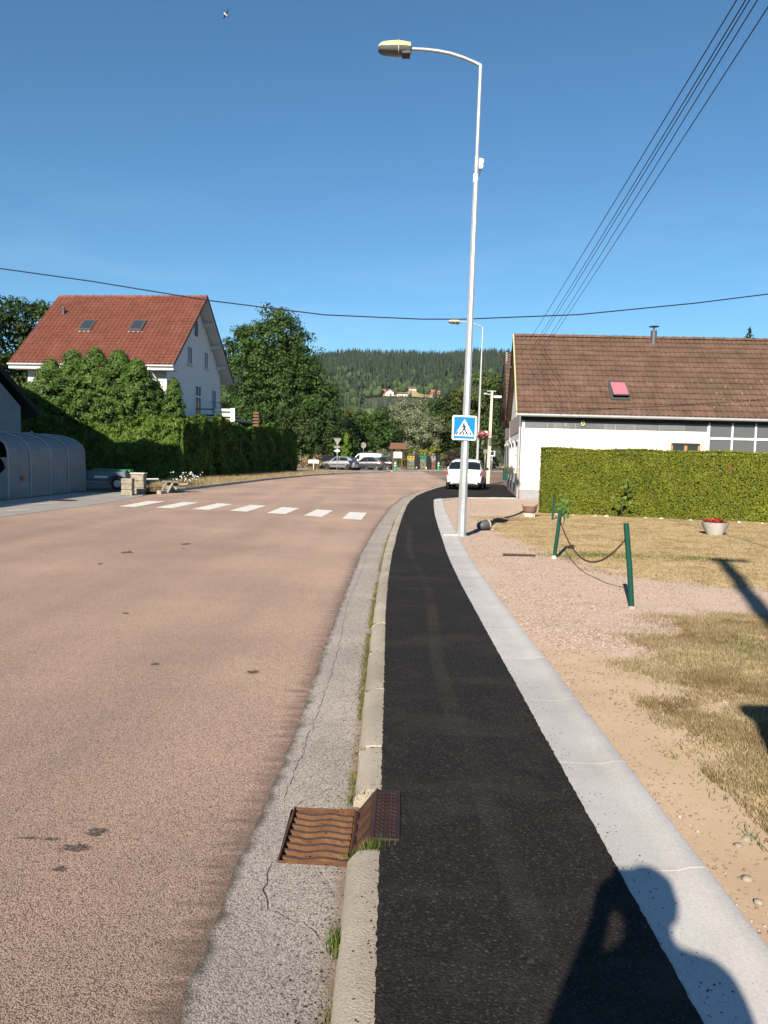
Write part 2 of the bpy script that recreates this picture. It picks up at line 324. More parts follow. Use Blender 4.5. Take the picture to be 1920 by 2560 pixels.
MAT = dict(bar=m_bar(),
    road=m_road(), strip=m_strip(), asph=m_newasph(), yard=m_yard(), ground=m_ground(), verge=m_drygrass(),
    kerb=m_concrete('old_kerb_concrete', (.34, .295, .235), (.50, .445, .365), .3, .008),
    slab=m_concrete('pale_new_concrete', (.46, .445, .425), (.585, .57, .55), .2, .0008),
    drive=m_concrete('driveway_grey', (.27, .25, .235), (.36, .335, .315), .3, .004),
    paintw=M('crossing_paint', (.72, .70, .65), .8, .08, 6, .002, 90, col2=(.40, .29, .24), c2sc=9, c2lo=.60, c2hi=.72),
    galv=M('galvanised_steel', (.52, .55, .57), .42, .16, 9, 0, metal=.55, spec=.5),
    galvd=M('dull_galvanised', (.40, .42, .43), .55, .15, 9, 0, metal=.4),
    whitep=M('white_coating', (.78, .78, .76), .5, .05, 4), cream=M('cream_plastic', (.56, .53, .27), .45, .08, 3),
    blackp=M('black_plastic', (.015, .015, .017), .45, .2, 5), rust=M('rusty_cast_iron', (.105, .047, .022), .75, .3, 9, .002, 60, metal=.15, col2=(.20, .095, .035), c2sc=14),
    rustd=M('dark_worn_iron', (.066, .036, .032), .55, .25, 9, .001, 60, metal=.5), pit=M('pit_silt', (.085, .045, .02), .95, .3, 14, .02, 30),
    green=M('green_post_paint', (.006, .062, .042), .4, .2, 8, .001, 60), chain=M('brown_chain', (.07, .035, .022), .6, .3, 20, metal=.3),
    blue=M('sign_blue', (.005, .19, .56), .35, .04, 3), signw=M('sign_white', (.82, .82, .82), .35, .03, 3), signk=M('sign_black', (.02, .02, .022), .4, .1, 3),
    signback=M('sign_back_grey', (.20, .195, .165), .5, .1, 5, metal=.3),
    white=m_white('white_render'), white2=m_white('white_render_house', (.66, .66, .66)), plinth=M('grey_plinth', (.30, .30, .31), .85, .15, 3, .003, 50),
    plinthp=M('pinkish_plinth', (.36, .31, .28), .85, .15, 3, .003, 50), pinkband=M('faded_pink_render', (.42, .34, .31), .85, .12, 3, .003, 50),
    slate=M('slate_panel', (.125, .135, .145), .6, .15, 2.2, .002, 30, rnd=.18, col2=(.25, .26, .27), c2sc=5, c2lo=.62, c2hi=.75),
    dark=M('dark_wood', (.025, .02, .02), .7, .3, 5, .002, 50), soffit=M('white_soffit', (.60, .60, .58), .7, .06, 2),
    wood=M('brown_wood', (.15, .075, .04), .7, .25, 6, .003, 60), woodl=M('orange_wood', (.42, .19, .08), .6, .2, 6), greywood=M('grey_wood', (.20, .18, .16), .85, .25, 6, .004, 50),
    tileR=m_tile('brown_roof_tile', (.105, .064, .046), (.155, .094, .069), (.20, .13, .099)),
    tileL=m_tile('red_roof_tile', (.155, .054, .038), (.205, .076, .053), (.25, .102, .072), lich=(.30, .15, .10), moss=(.13, .05, .035)),
    zinc=M('zinc_gutter', (.42, .42, .42), .5, .12, 4, metal=.4), glass=glassmat('window_glass'), glassb=glassmat('blue_window_glass', (.03, .04, .05), .35),
    glassg=glassmat('grey_glazing', (.10, .105, .11), .25), pink=M('pink_blind', (.62, .16, .20), .6, .05, 4), winframe=M('grey_window_frame', (.09, .095, .10), .5, .1, 4),
    pvc=M('white_pvc', (.78, .79, .80), .4, .03, 4), sill=M('sill_stone', (.52, .47, .42), .85, .12, 5),
    stone=M('old_stone', (.30, .265, .21), .95, .3, 4, .02, 14, col2=(.12, .10, .075), c2sc=7), palestone=M('pale_stone', (.55, .50, .43), .9, .2, 9, .01, 20),
    tent=M('grey_tarpaulin', (.23, .245, .25), .95, .14, 1.5, .03, 5, spec=.08), tentl=M('pale_tent_piping', (.32, .335, .34), .6, .08, 4),
    trailer=M('blue_grey_trailer', (.13, .15, .20), .5, .2, 3), bark=M('bark', (.13, .10, .075), .95, .3, 6, .02, 20), barkp=M('pale_bark', (.28, .22, .17), .95, .3, 6, .02, 20),
    wirem=M('wire_black', (.012, .012, .03), .5, .1, 3), rubber=M('tyre_rubber', (.018, .018, .018), .85, .2, 12), rim=M('silver_rim', (.5, .5, .5), .35, .1, 6, metal=.7),
    hub=M('brown_steel_wheel', (.12, .09, .06), .6, .2, 6), dkplastic=M('dark_bumper', (.03, .03, .032), .55, .1, 5),
    carwhite=paint('white_car_paint', (.82, .82, .82), .3), carsilver=paint('silver_car_paint', (.24, .25, .26), .35, .6, .35), cardark=paint('dark_grey_paint', (.045, .045, .052), .3), carblack=paint('black_car_paint', (.012, .013, .014), .25),
    carglass=glassmat('car_glass', (.012, .016, .02), .05), redlens=M('red_lens', (.50, .015, .035), .15, .1, 20, coat=.8), lens=M('clear_lens', (.7, .7, .7), .15, .1, 20, coat=.8),
    concrete=M('plain_concrete', (.46, .43, .40), .9, .12, 5, .004, 60), binside=M('bin_dark_grey', (.05, .055, .06), .6, .15, 3), biny=M('bin_yellow', (.40, .28, .03), .5, .1, 4),
    bing=M('bin_green', (.02, .19, .085), .5, .1, 4), bingr=M('bin_grey', (.26, .26, .27), .5, .1, 4), binph=M('bin_photo_panel', (.17, .15, .11), .7, .5, 5, col2=(.06, .09, .05), c2sc=4, c2lo=.45, c2hi=.55),
    binrd=M('bin_red_panel', (.14, .06, .04), .7, .5, 5), greenpl=M('bollard_green', (.02, .30, .14), .5, .1, 4), paper=M('white_board', (.70, .69, .62), .6, .12, 9),
    red=M('red_petals', (.45, .03, .03), .6, .2, 20), skin=M('skin', (.45, .27, .2), .6, .1, 8), shirt=M('navy_shirt', (.03, .04, .09), .9, .15, 6), jeans=M('blue_jeans', (.06, .09, .16), .9, .15, 6), hair=M('brown_hair', (.04, .025, .015), .7, .3, 30),
    terra=M('terracotta', (.20, .12, .085), .85, .2, 9, .004, 40), drum=M('dull_grey_metal', (.10, .105, .115), .55, .15, 8, metal=.3),
    lawnblade=leafmat('dry_grass_blades', (.19, .14, .06), (.44, .35, .20), (.62, .54, .37), .3, 1.3, brown=(.21, .14, .065), bsc=1.5, blo=.50, bhi=.66),
    greenblade=leafmat('green_grass_blades', (.06, .09, .015), (.14, .19, .04), (.32, .30, .11), .3, 3),
    weed=leafmat('kerb_weed', (.06, .075, .018), (.20, .20, .06), (.36, .30, .13), .25, 6),
    hedge=leafmat('clipped_thuja', (.055, .075, .004), (.185, .215, .014), (.30, .31, .035), .2, 1.2, brown=(.22, .115, .025), bsc=1.3, blo=.63, bhi=.74),
    hedgel=leafmat('wild_thuja', (.042, .090, .012), (.125, .205, .028), (.22, .295, .055), .22, .9),
    thuja=leafmat('thuja_sprays', (.032, .078, .012), (.092, .168, .028), (.17, .25, .055), .22, .8, brown=(.20, .14, .04), bsc=.5, blo=.68, bhi=.8),
    cone=leafmat('bright_thuja', (.06, .12, .01), (.13, .23, .02), (.2, .3, .04), .2, 1.2),
    leafA=leafmat('ash_leaves', (.022, .055, .012), (.065, .125, .024), (.115, .18, .045), .3, .5),
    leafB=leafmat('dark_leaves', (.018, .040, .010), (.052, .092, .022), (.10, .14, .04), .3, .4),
    leafW=leafmat('willow_leaves', (.13, .16, .085), (.27, .30, .18), (.44, .46, .32), .3, .5),
    leafY=leafmat('yellow_shrub', (.12, .15, .02), (.28, .30, .05), (.5, .48, .1), .3, 1.2), leafP=leafmat('purple_shrub', (.025, .016, .016), (.06, .035, .032), (.09, .06, .05), .15, 1.2),
    leafC=leafmat('olive_leaves', (.05, .07, .015), (.13, .16, .035), (.22, .24, .07), .3, .4), fir=leafmat('blue_fir', (.035, .06, .05), (.09, .14, .12), (.16, .21, .18), .1, 1.),
    forest=leafmat('spruce_forest', (.010, .022, .012), (.026, .045, .022), (.050, .075, .034), 0, .02, .9), forest2=leafmat('mixed_forest', (.022, .042, .014), (.058, .088, .028), (.115, .145, .05), 0, .015, .9, brown=(.20, .13, .06), bsc=.012, blo=.68, bhi=.72),
    hill=M('forest_floor', (.05, .06, .03), .95, .3, .02), hillmeadow=M('hill_meadow', (.36, .29, .13), .95, .2, .03), vine=leafmat('vine_leaves', (.05, .12, .02), (.14, .26, .05), (.3, .38, .12), .3, 4),
    blossom=leafmat('pink_blossom', (.5, .05, .08), (.75, .25, .3), (.8, .6, .6), .2, 9), daisy=leafmat('daisy_white', (.7, .7, .66), (.8, .8, .78), None, .1, 9),
)
# ------------------------------------------------------------------ ground and roads
def itp(tab):
    t = np.array(tab, float); return lambda y: np.interp(y, t[:, 0], t[:, 1])
X_ASPH = itp([(-6, .03), (2, .02), (5.2, .04), (7.4, .05), (9.3, .08), (12.2, .16), (14.3, .26), (18.7, .44), (23.3, .68), (26.3, .88), (30, 1.25), (33.8, 1.8), (37.4, 2.42), (41, 3.16), (46, 4.3)])
X_KERB = itp([(-6, -.11), (2, -.11), (6.6, -.09), (9.3, -.05), (11.7, 0), (14.6, .09), (19.9, .33), (24.8, .6), (29.3, 1.0), (34.5, 1.72), (39.5, 2.65), (46, 4.1)])
X_STRIP = itp([(-6, -.56), (2.1, -.55), (2.85, -.54), (3.9, -.49), (4.9, -.475), (6.4, -.47), (8.7, -.44), (12.65, -.37), (17.2, -.19), (24.2, .19), (29.9, .69), (36.3, 1.6), (42.6, 2.85), (47.8, 4.2)])
X_CL = itp([(-6, .88), (2, .875), (7, .905), (9.3, .925), (10.9, .955), (12.5, 1.0), (14.5, 1.08), (16.9, 1.17), (20.2, 1.31), (23.6, 1.49), (27.3, 1.72), (28, 1.78)])
X_LEFT = itp([(-8, -8.9), (17.6, -8.7), (25, -8.35), (32.7, -8.1), (38.8, -7.6), (47.5, -6.9), (58.4, -5.4), (65, -3.9), (69.9, -2.4), (80, .95), (92, 7), (100, 16), (108, 40)])
def fbm(x, y, s, o=4):
    return mnoise.fractal(Vector((x*s, y*s, 3.1)), 1.0, 2.0, o)
def rows(name, ys, xl, xr, nx, z=0.0, mat=None, jl=0, jr=0, js=14, attrs=None, parent=None, zf=None):
    V = []; at = {k: [] for k in (attrs or {})}
    for y in ys:
        a = float(xl(y)) + (jl*fbm(1.7, y, js) if jl else 0); b = float(xr(y)) + (jr*fbm(9.3, y, js) if jr else 0)
        for i in range(nx+1):
            x = a+(b-a)*i/nx; V.append((x, y, z + (zf(x, y) if zf else 0)))
            for k, fn in (attrs or {}).items(): at[k].append(fn(x, y, a, b))
    n = nx+1; R = np.arange(len(ys)-1)[:, None]*n; C_ = np.arange(nx)[None]
    q = (R+C_).ravel(); F = np.stack([q, q+1, q+n+1, q+n], 1)
    return mobj(name, npmesh(name, V, F, at), mat, parent)
def poly(name, pts, z, mat, parent=None, jag=0, js=3, step=.3):
    P = []
    for i, a in enumerate(pts):
        b = pts[(i+1) % len(pts)]; n = max(1, int(math.hypot(b[0]-a[0], b[1]-a[1])/step)) if jag else 1
        for k in range(n):
            x, y = a[0]+(b[0]-a[0])*k/n, a[1]+(b[1]-a[1])*k/n
            if jag: x += jag*fbm(x, y, js); y += jag*fbm(x+50, y, js)
            P.append((x, y, z))
    me = pyd(name, P, [tuple(range(len(P)))]); 
    bm = bmesh.new(); bm.from_mesh(me); bmesh.ops.triangulate(bm, faces=bm.faces, ngon_method='EAR_CLIP'); bmesh.ops.recalc_face_normals(bm, faces=bm.faces)
    for f in bm.faces:
        if f.normal.z < 0: f.normal_flip()
    bm.to_mesh(me); bm.free(); return mobj(name, me, mat, parent)
ys_near = np.concatenate([np.arange(-6, 2, .25), np.arange(2, 10, .02), np.arange(10, 20, .06), np.arange(20, 48.01, .2)])

# base land with an opening under the carriageway and yard
E_ = 3000.; hx0, hx1, hy0, hy1 = -8., 13., -5., 60.
gnd = pyd('ground', [(-E_, -E_, 0), (E_, -E_, 0), (E_, hy0, 0), (-E_, hy0, 0), (-E_, hy1, 0), (E_, hy1, 0), (E_, E_, 0), (-E_, E_, 0), (hx0, hy0, 0), (hx1, hy0, 0), (hx0, hy1, 0), (hx1, hy1, 0)],
          [(0, 1, 2, 9, 8, 3), (3, 8, 10, 4), (9, 2, 5, 11), (4, 10, 11, 5, 6, 7)])
ground = mobj('ground', gnd, MAT['ground'], loc=(0, 0, -.05)); tag(ground, kind='structure')

xr_road = itp([(-6, -.46), (47, 4.05), (48.2, 5), (48.6, 9), (50, 30), (60, 60), (112, 70)])
road = rows('road', np.concatenate([np.arange(-6, 48, .5), np.arange(48, 108, 1.)]), lambda y: X_LEFT(y)-.12, lambda y: X_STRIP(y)+.08 if y < 47 else xr_road(y), 24, 0, MAT['road'], attrs={'seam': lambda x, y, a, b: float(X_STRIP(y))-x})
tag(road, kind='structure')
GY0, GY1 = 2.93, 3.42; GX0 = -.385
_strip_right = lambda y: GX0 if GY0 <= y <= GY1 else X_KERB(y)+.02
strip = rows('gutter_strip', ys_near, X_STRIP, _strip_right, 12, .006, MAT['strip'], jl=.014, js=9,
             attrs={'edge': lambda x, y, a, b: x-a, 'kerbside': lambda x, y, a, b: float(X_KERB(y))-x}); tag(strip, kind='structure')
def crack(pts, w, name='crack', parent=strip, z=.0085, mat=None):
    P = []; 
    for (a, b) in zip(pts[:-1], pts[1:]):
        n = max(2, int(math.hypot(b[0]-a[0], b[1]-a[1])/.03))
        for k in range(n): P.append((a[0]+(b[0]-a[0])*k/n, a[1]+(b[1]-a[1])*k/n))
    V = []; F = []
    for i, (x, y) in enumerate(P):
        q = P[min(i+1, len(P)-1)]; p = P[max(i-1, 0)]; d = Vector((q[0]-p[0], q[1]-p[1], 0)).normalized(); nrm = Vector((-d.y, d.x, 0))
        x += .020*fbm(x*3, y*3, 5); y += .020*fbm(x*3+20, y*3, 5); ww = w*(.2+abs(fbm(x, y, 11))*1.3)
        V += [(x-nrm.x*ww, y-nrm.y*ww, z), (x+nrm.x*ww, y+nrm.y*ww, z)]
        if i: F.append((2*i-2, 2*i-1, 2*i+1, 2*i))
    return mobj(name, pyd(name, V, F), mat or MAT['signk'], parent)
m_crack = M('crack_dark', (.06, .05, .042), .95, .3, 30)
seam = [(float(X_STRIP(y))+.10+.02*math.sin(y*1.3), y) for y in np.arange(3.5, 24, .25)]
crack(seam, .0025, 'seam_crack', mat=m_crack)
crack([(-.40, 2.94), (-.41, 2.86), (-.405, 2.72), (-.37, 2.63), (-.31, 2.58), (-.25, 2.545), (-.19, 2.49), (-.13, 2.42)], .0022, mat=m_crack)
crack([(-.37, 3.44), (-.30, 3.52), (-.24, 3.60), (-.20, 3.68)], .0016, mat=m_crack)
for (x, y, rx, ry) in ((-1.17, 3.15, .05, .035), (-1.20, 3.02, .075, .03), (-1.42, 3.09, .06, .012), (-1.20, 2.86, .03, .02), (-1.33, 3.085, .04, .012), (-.93, 5.6, .05, .05), (-3.4, 13.4, .09, .16), (-4.0, 12.1, .1, .14), *((random.Random(5+k).uniform(-5.5, -.7), 4.5+15*random.Random(90+k).random(), .02+.04*random.Random(40+k).random(), .02+.05*random.Random(60+k).random()) for k in range(5))):
    pts = [(x+rx*math.cos(q)*(.75+.55*fbm(x+math.cos(q), y+math.sin(q), 1.3)+.5*fbm(x+3*math.cos(q), y+3*math.sin(q), 5)), y+ry*math.sin(q)*(.75+.55*fbm(x+math.cos(q), y+math.sin(q), 1.3)+.5*fbm(x+3*math.cos(q), y+3*math.sin(q), 5))) for q in np.linspace(0, 2*math.pi, 70)[:-1]]
    o = poly('tar_spot', pts, .004, MAT['tarspot'] if 'tarspot' in MAT else MAT.setdefault('tarspot', M('tar_spot', (.075, .060, .052), .9, .6, 110, .006, 120, col2=(.22, .16, .13), c2sc=60, c2lo=.5, c2hi=.58)), road)

# pedestrian crossing
CW = [[(-7.48, 21.88), (-7.0, 21.84), (-6.94, 24.62), (-7.46, 24.62)], [(-6.42, 21.82), (-5.93, 21.68), (-5.82, 24.42), (-6.33, 24.52)], [(-5.33, 21.6), (-4.83, 21.42), (-4.7, 24.12), (-5.2, 24.3)],
      [(-4.24, 21.36), (-3.73, 21.1), (-3.59, 23.7), (-4.1, 23.94)], [(-3.14, 20.84), (-2.62, 20.56), (-2.5, 23.0), (-3.05, 23.3)], [(-2.09, 20.26), (-1.59, 19.95), (-1.46, 22.42), (-1.96, 22.66)], [(-1.05, 19.56), (-.56, 19.33), (-.48, 21.8), (-.97, 21.95)]]
for q in CW: poly('crosswalk_stripe', q, .005, MAT['paintw'], road, jag=.012, js=6, step=.06)

# black asphalt footpath with the forecourt in front of the white building
xr_path = itp([(-6, .88), (2, .875), (7, .905), (9.3, .925), (10.9, .955), (12.5, 1.0), (14.5, 1.08), (16.9, 1.17), (20.2, 1.31), (23.6, 1.49), (27.3, 1.72), (27.9, 1.80), (28.6, 2.1), (29.3, 2.5), (29.9, 3.0), (30.25, 4.0), (30.35, 5.28), (47, 7.1)])
path = rows('footpath', np.concatenate([np.arange(-6, 1.8, .25), np.arange(1.8, 10, .015), np.arange(10, 20, .06), np.arange(20, 45.2, .2)]), lambda y: X_ASPH(y)-.012, lambda y: xr_path(y)+.012, 14, .109, MAT['asph'], jl=.007, jr=.005, js=31,
            zf=lambda x, y: .002*fbm(x, y, 1.3)); tag(path, kind='structure')

# kerb stones on the road side of the path, one by one
def kerb_mesh(seed, w=.15, h=.10, ln=1.0):
    rs = random.Random(seed); prof = [(0, -.12), (0, h*.45), (.012, h*.72), (.045, h*.96), (w*.55, h), (w, h*.97), (w, -.12)]
    V = []; F = []; n = 9; k = len(prof)
    for i in range(n):
        t = -ln/2+ln*i/(n-1); e = 1 if i in (0, n-1) else 0
        for j, (x, z) in enumerate(prof):
            d = 0 if z < 0 else 1; V.append((x+d*rs.uniform(-.004, .004), t-(.006*e*(rs.random()) if i else -.006*rs.random()), z+d*rs.uniform(-.005, .003)-d*(.004+.004*rs.random())*e))
    for i in range(n-1):
        for j in range(k-1): F.append((i*k+j, i*k+j+1, (i+1)*k+j+1, (i+1)*k+j))
    F.append(tuple(range(k))); F.append(tuple((n-1)*k+j for j in range(k-1, -1, -1)))
    me = pyd('kerb_stone', V, F, True); me.set_sharp_from_angle(angle=rad(50)); me.materials.append(MAT['kerb']); return me
kerb = empty('kerb', (0, 0, 0)); tag(kerb, kind='structure')
KM = [kerb_mesh(s) for s in range(5)]; KMs = kerb_mesh(9, ln=.52)
def put_kerb(me, y0, y1, fx, par, off=0.0, z=0.0, flip=False):
    ym = (y0+y1)/2; x0, x1 = float(fx(y0)), float(fx(y1)); o = bpy.data.objects.new('kerb_stone', me); link(o, par)
    o.location = ((x0+x1)/2+off, ym, z+random.uniform(-.004, .004)); o.rotation_euler = (random.uniform(-.004, .004), random.uniform(-.02, .02), -math.atan2(x1-x0, y1-y0)+(math.pi if flip else 0)); return o
y = 3.44
put_kerb(KMs, y, y+.52, X_KERB, kerb); y += .524
while y < 45:
    L_ = 1/math.hypot(1, float(X_KERB(y+1)-X_KERB(y)));
    put_kerb(random.choice(KM), y, y+L_, X_KERB, kerb, off=.0); y += L_+.003+.004*random.random()
sol = [(float(X_KERB(t))+a, t, .086) for t in np.arange(3.45, 45, .5) for a in (.06, .14)]; mobj('joint_soil', pyd('joint_soil', sol, [(2*i, 2*i+1, 2*i+3, 2*i+2) for i in range(len(sol)//2-1)]), M('joint_soil', (.07, .052, .035), .95, .3, 20, .01, 60), kerb)
y = 2.90
while y > -5: put_kerb(random.choice(KM), y-1, y, X_KERB, kerb); y -= 1.01

# pale concrete edging slabs on the garden side
slabs = empty('concrete_edging', (0, 0, 0)); tag(slabs, kind='structure')
def slab_mesh(seed, ln=1.0):
    rs = random.Random(seed); prof = [(0, -.08), (0, .098), (.006, .104), (.19, .098), (.235, .101), (.275, .112), (.33, .116), (.345, .108), (.35, .02), (.35, -.08)]
    V = []; F = []; k = len(prof); n = 3
    for i in range(n):
        for j, (x, z) in enumerate(prof): V.append((x, -ln/2+ln*i/(n-1), z))
    for i in range(n-1):
        for j in range(k-1): F.append((i*k+j, i*k+j+1, (i+1)*k+j+1, (i+1)*k+j))
    F.append(tuple(range(k))); F.append(tuple((n-1)*k+j for j in range(k-1, -1, -1)))
    me = pyd('edging_slab', V, F, True); me.set_sharp_from_angle(angle=rad(40)); me.materials.append(MAT['slab']); return me
SM = slab_mesh(1); y = -4.25
while y < 27:
    L_ = 1/math.hypot(1, float(X_CL(y+1)-X_CL(y))); o = put_kerb(SM, y, y+L_, X_CL, slabs, .004); o.name = 'edging_slab'; o.rotation_euler[0] = 0; o.rotation_euler[1] = 0; o.location.z = 0; y += L_+.005
m_joint = M('pale_joint_mortar', (.56, .55, .53), .95, .1, 20); mobj('joint_mortar', pyd('joint_mortar', [(X_CL(t)+a, t, .0935) for t in np.arange(-4, 27.1, .5) for a in (.02, .33)], [(2*i, 2*i+1, 2*i+3, 2*i+2) for i in range(62)]), m_joint, slabs)
# rounded end of the edging at the forecourt
e = MB(); pts = [(1.72, 27.2), (1.76, 27.75), (1.9, 28.1), (2.15, 28.35), (2.28, 28.1), (2.12, 27.8), (2.07, 27.2)]; e.prism(pts, -.05, .108); e.build('edging_slab', MAT['slab'], slabs)
e = MB(); e.prism([(2.15, 28.36), (2.5, 29.1), (3.1, 29.75), (4.0, 30.12), (5.2, 30.2), (5.2, 30.08), (4.05, 30.0), (3.2, 29.65), (2.6, 29.02), (2.28, 28.12)], -.05, .106); e.build('edging_slab', MAT['slab'], slabs)

# yard on the garden side: zones as signed distance to outlines measured on the ground
def sdf(pts):
    """signed distance to an outline, tabulated every 5 cm over the yard"""
    P = [(float(a), float(b)) for a, b in pts]; st = .05; xs, ys = np.arange(.4, 16.6, st), np.arange(-6, 31.5, st); gx_, gy_ = np.meshgrid(xs, ys); ins = np.zeros(gx_.shape, bool); best = np.full(gx_.shape, 1e9); j = len(P)-1
    for i in range(len(P)):
        (ax, ay), (bx_, by) = P[j], P[i]; dx, dy = bx_-ax, by-ay
        if dy: ins ^= ((ay > gy_) != (by > gy_)) & (gx_ < dx*(gy_-ay)/dy+ax)
        t = np.clip(((gx_-ax)*dx+(gy_-ay)*dy)/(dx*dx+dy*dy+1e-9), 0, 1); best = np.minimum(best, np.hypot(gx_-ax-t*dx, gy_-ay-t*dy)); j = i
    T = np.where(ins, best, -best).tolist(); nx_, ny_ = len(xs)-2, len(ys)-2
    def f(x, y):
        u = (x-.4)/st; v = (y+6)/st; a = min(max(int(u), 0), nx_); b = min(max(int(v), 0), ny_); p = u-a; q = v-b; r0, r1 = T[b], T[b+1]
        return (r0[a]*(1-p)+r0[a+1]*p)*(1-q)+(r1[a]*(1-p)+r1[a+1]*p)*q
    return f
LAWN_HI = sdf([(2.3, 18.6), (2.35, 16.9), (2.6, 13.8), (2.9, 11.9), (3.2, 10.7), (3.9, 9.75), (5.0, 9.45), (16, 9.4), (16, 23), (4.0, 23), (3.6, 20.5), (2.3, 20.2)])
LAWN_LO = sdf([(3.15, 7.55), (2.75, 7.0), (2.35, 6.3), (2.15, 5.6), (2.05, 4.9), (1.95, 4.3), (1.75, 3.6), (1.66, 3.0), (1.75, 1), (16, 1), (16, 7.75), (5, 7.65)])
SAND = sdf([(1.25, 6.35), (1.75, 6.1), (2.1, 5.5), (2.05, 4.6), (1.95, 4.0), (1.8, 3.2), (1.9, -5), (1.1, -5), (1.2, 4)])
lawn_d = lambda x, y: max(LAWN_HI(x, y), LAWN_LO(x, y))
def yard_z(x, y):
    d = lawn_d(x, y); return .018*fbm(x, y, .9)+.02*fbm(x, y, 4.5)*.5+(.025 if d > 0 else 0)*min(1, max(0, d)/.3)-.012*max(0, min(1, (1.5-x)/.25))
yard = rows('yard', np.concatenate([np.arange(-5, 2, .4), np.arange(2, 9, .06), np.arange(9, 30.6, .15)]), lambda y: X_CL(y)+.335, lambda y: 14.5, 120, .082, MAT['yard'],
            attrs={'lawn': lambda x, y, a, b: lawn_d(x, y)+.5, 'sand': lambda x, y, a, b: SAND(x, y)+.5}, zf=yard_z)
tag(yard, kind='structure')

# left side: concrete driveway, shaded yard, verge with kerb, parking place
drive = poly('driveway', [(-8.95, -6), (-8.7, 17.6), (-8.55, 19.9), (-8.35, 21.8), (-8.3, 25.2), (-8.45, 27.0), (-8.8, 28.7), (-9.7, 29.4), (-11.2, 28), (-11.25, 23), (-11.6, 15), (-12, -6)], .006, MAT['drive'], jag=.09, js=1.2, step=.25); tag(drive, kind='structure')
ly = poly('side_yard', [(-60, -20), (-8.8, -20), (-8.6, 17), (-8.2, 26), (-8.4, 29.5), (-8.2, 31), (-9, 41.5), (-60, 42)], -.004, M('packed_dark_soil', (.15, .12, .09), .95, .3, 1.5, .02, 20)); tag(ly, kind='structure')
for (a, b) in (((-10.45, 21.35), (-9.45, 22.6)), ((-9.4, 19.4), (-9.1, 20.0))):
    d_ = Vector((b[0]-a[0], b[1]-a[1])).normalized()*.06; poly('worn_line', [(a[0]-d_.y, a[1]+d_.x), (a[0]+d_.y, a[1]-d_.x), (b[0]+d_.y, b[1]-d_.x), (b[0]-d_.y, b[1]+d_.x)], .011, MAT['paintw'], drive, jag=.02, js=5, step=.1)
verge = rows('verge', np.arange(28.6, 72, .4), lambda y: np.interp(y, [28, 31, 42, 52, 61, 72], [-8.9, -9.4, -12.2, -11.4, -10.2, -8.6]), lambda y: X_LEFT(y)-.17, 12, .10, MAT['verge'], jl=.2, js=.8, zf=lambda x, y: .04*fbm(x, y, .8)); tag(verge, kind='structure')
lk = empty('roadside_kerb', (0, 0, 0)); tag(lk, kind='structure')
KL = [kerb_mesh(s, .17, .13) for s in (21, 22, 23)]
y = 28.7
while y < 69.6:
    L_ = 1/math.hypot(1, float(X_LEFT(y+1)-X_LEFT(y))); put_kerb(random.choice(KL), y, y+L_, X_LEFT, lk, 0, 0, True); y += L_+.015
while y < 104:
    L_ = 1/math.hypot(1, float(X_LEFT(y+1)-X_LEFT(y)))
    if y > 78.5: put_kerb(random.choice(KL), y, y+L_, X_LEFT, lk, 0, -.02, True)
    y += L_+.015
park = poly('parking_place', [(-11, 72), (-3.0, 69.6), (-2.2, 70.2), (.75, 79.8), (2.5, 85), (6.8, 92.2), (15.8, 100.3), (38, 108), (38, 130), (-30, 130), (-30, 84), (-12, 78)], .03, MAT['drive']); tag(park, kind='structure')
isl = poly('gravel_island', [(.4, 80.4), (2.3, 86), (6.6, 93), (15.5, 101.2), (36, 108.8), (36, 118), (4, 112), (-.5, 95), (-.6, 84)], .075, M('pale_sandy_gravel', (.40, .32, .25), .95, .2, 2, .02, 30)); tag(isl, kind='structure')
# ------------------------------------------------------------------ foliage builders
def unit(a): return a/np.maximum(np.linalg.norm(a, axis=1, keepdims=True), 1e-6)
def leaves(name, C, Nn, L, Wd, mat, parent=None, T=None, fold=.18, jit=.35, loc=None):
    """one mesh of leaf-sized folded quads; C centres, Nn normals, optional T growth directions"""
    C = np.asarray(C, float); n = len(C); Nn = unit(np.asarray(Nn, float))
    if T is None: T = RNG.normal(size=(n, 3))
    T = np.asarray(T, float); T = unit(T-Nn*np.sum(T*Nn, 1, keepdims=True)); Sd = np.cross(Nn, T)
    l = (L*(1+jit*RNG.uniform(-1, 1, n)))[:, None]; w = (Wd*(1+jit*RNG.uniform(-1, 1, n)))[:, None]
    V = np.stack([C-T*l*.5, C+Sd*w*.5+Nn*w*fold, C+T*l*.5, C-Sd*w*.5+Nn*w*fold], 1).reshape(-1, 3)
    F = np.arange(4*n).reshape(n, 4); r = np.repeat(RNG.random(n), 4)
    o = mobj(name, npmesh(name, V, F, {'rnd': r}), mat, parent, loc)
    if name in ('flowers', 'leaves', 'box_flowers'): o['kind'] = 'stuff'
    return o
def clumps(ells, n, shell=.55):
    """clump centres inside a union of ellipsoids, biased outward; returns centres and outward directions"""
    vol = np.array([e[3]*e[4]*e[5] for e in ells]); k = RNG.choice(len(ells), n, p=vol/vol.sum()); E = np.array(ells, float)[k]
    d = unit(RNG.normal(size=(n, 3))); r = (shell**3+(1-shell**3)*RNG.random(n))**(1/3)
    return E[:, :3]+d*r[:, None]*E[:, 3:6], d
def crown(name, ells, ncl, per, rc, L, Wd, mat, parent, shell=.5, up=.35, flat=.75):
    c, d = clumps(ells, ncl, shell); rr = rc*RNG.uniform(.6, 1.3, ncl)
    k = np.repeat(np.arange(ncl), per); o = RNG.normal(size=(len(k), 3)); o = unit(o)*(RNG.random((len(k), 1))**.45); o[:, 2] *= flat
    P = c[k]+o*rr[k][:, None]; Nn = o*1.0+np.array([0, 0, up])+d[k]*.35+RNG.normal(size=o.shape)*.45
    return leaves(name, P, Nn, L, Wd, mat, parent), c
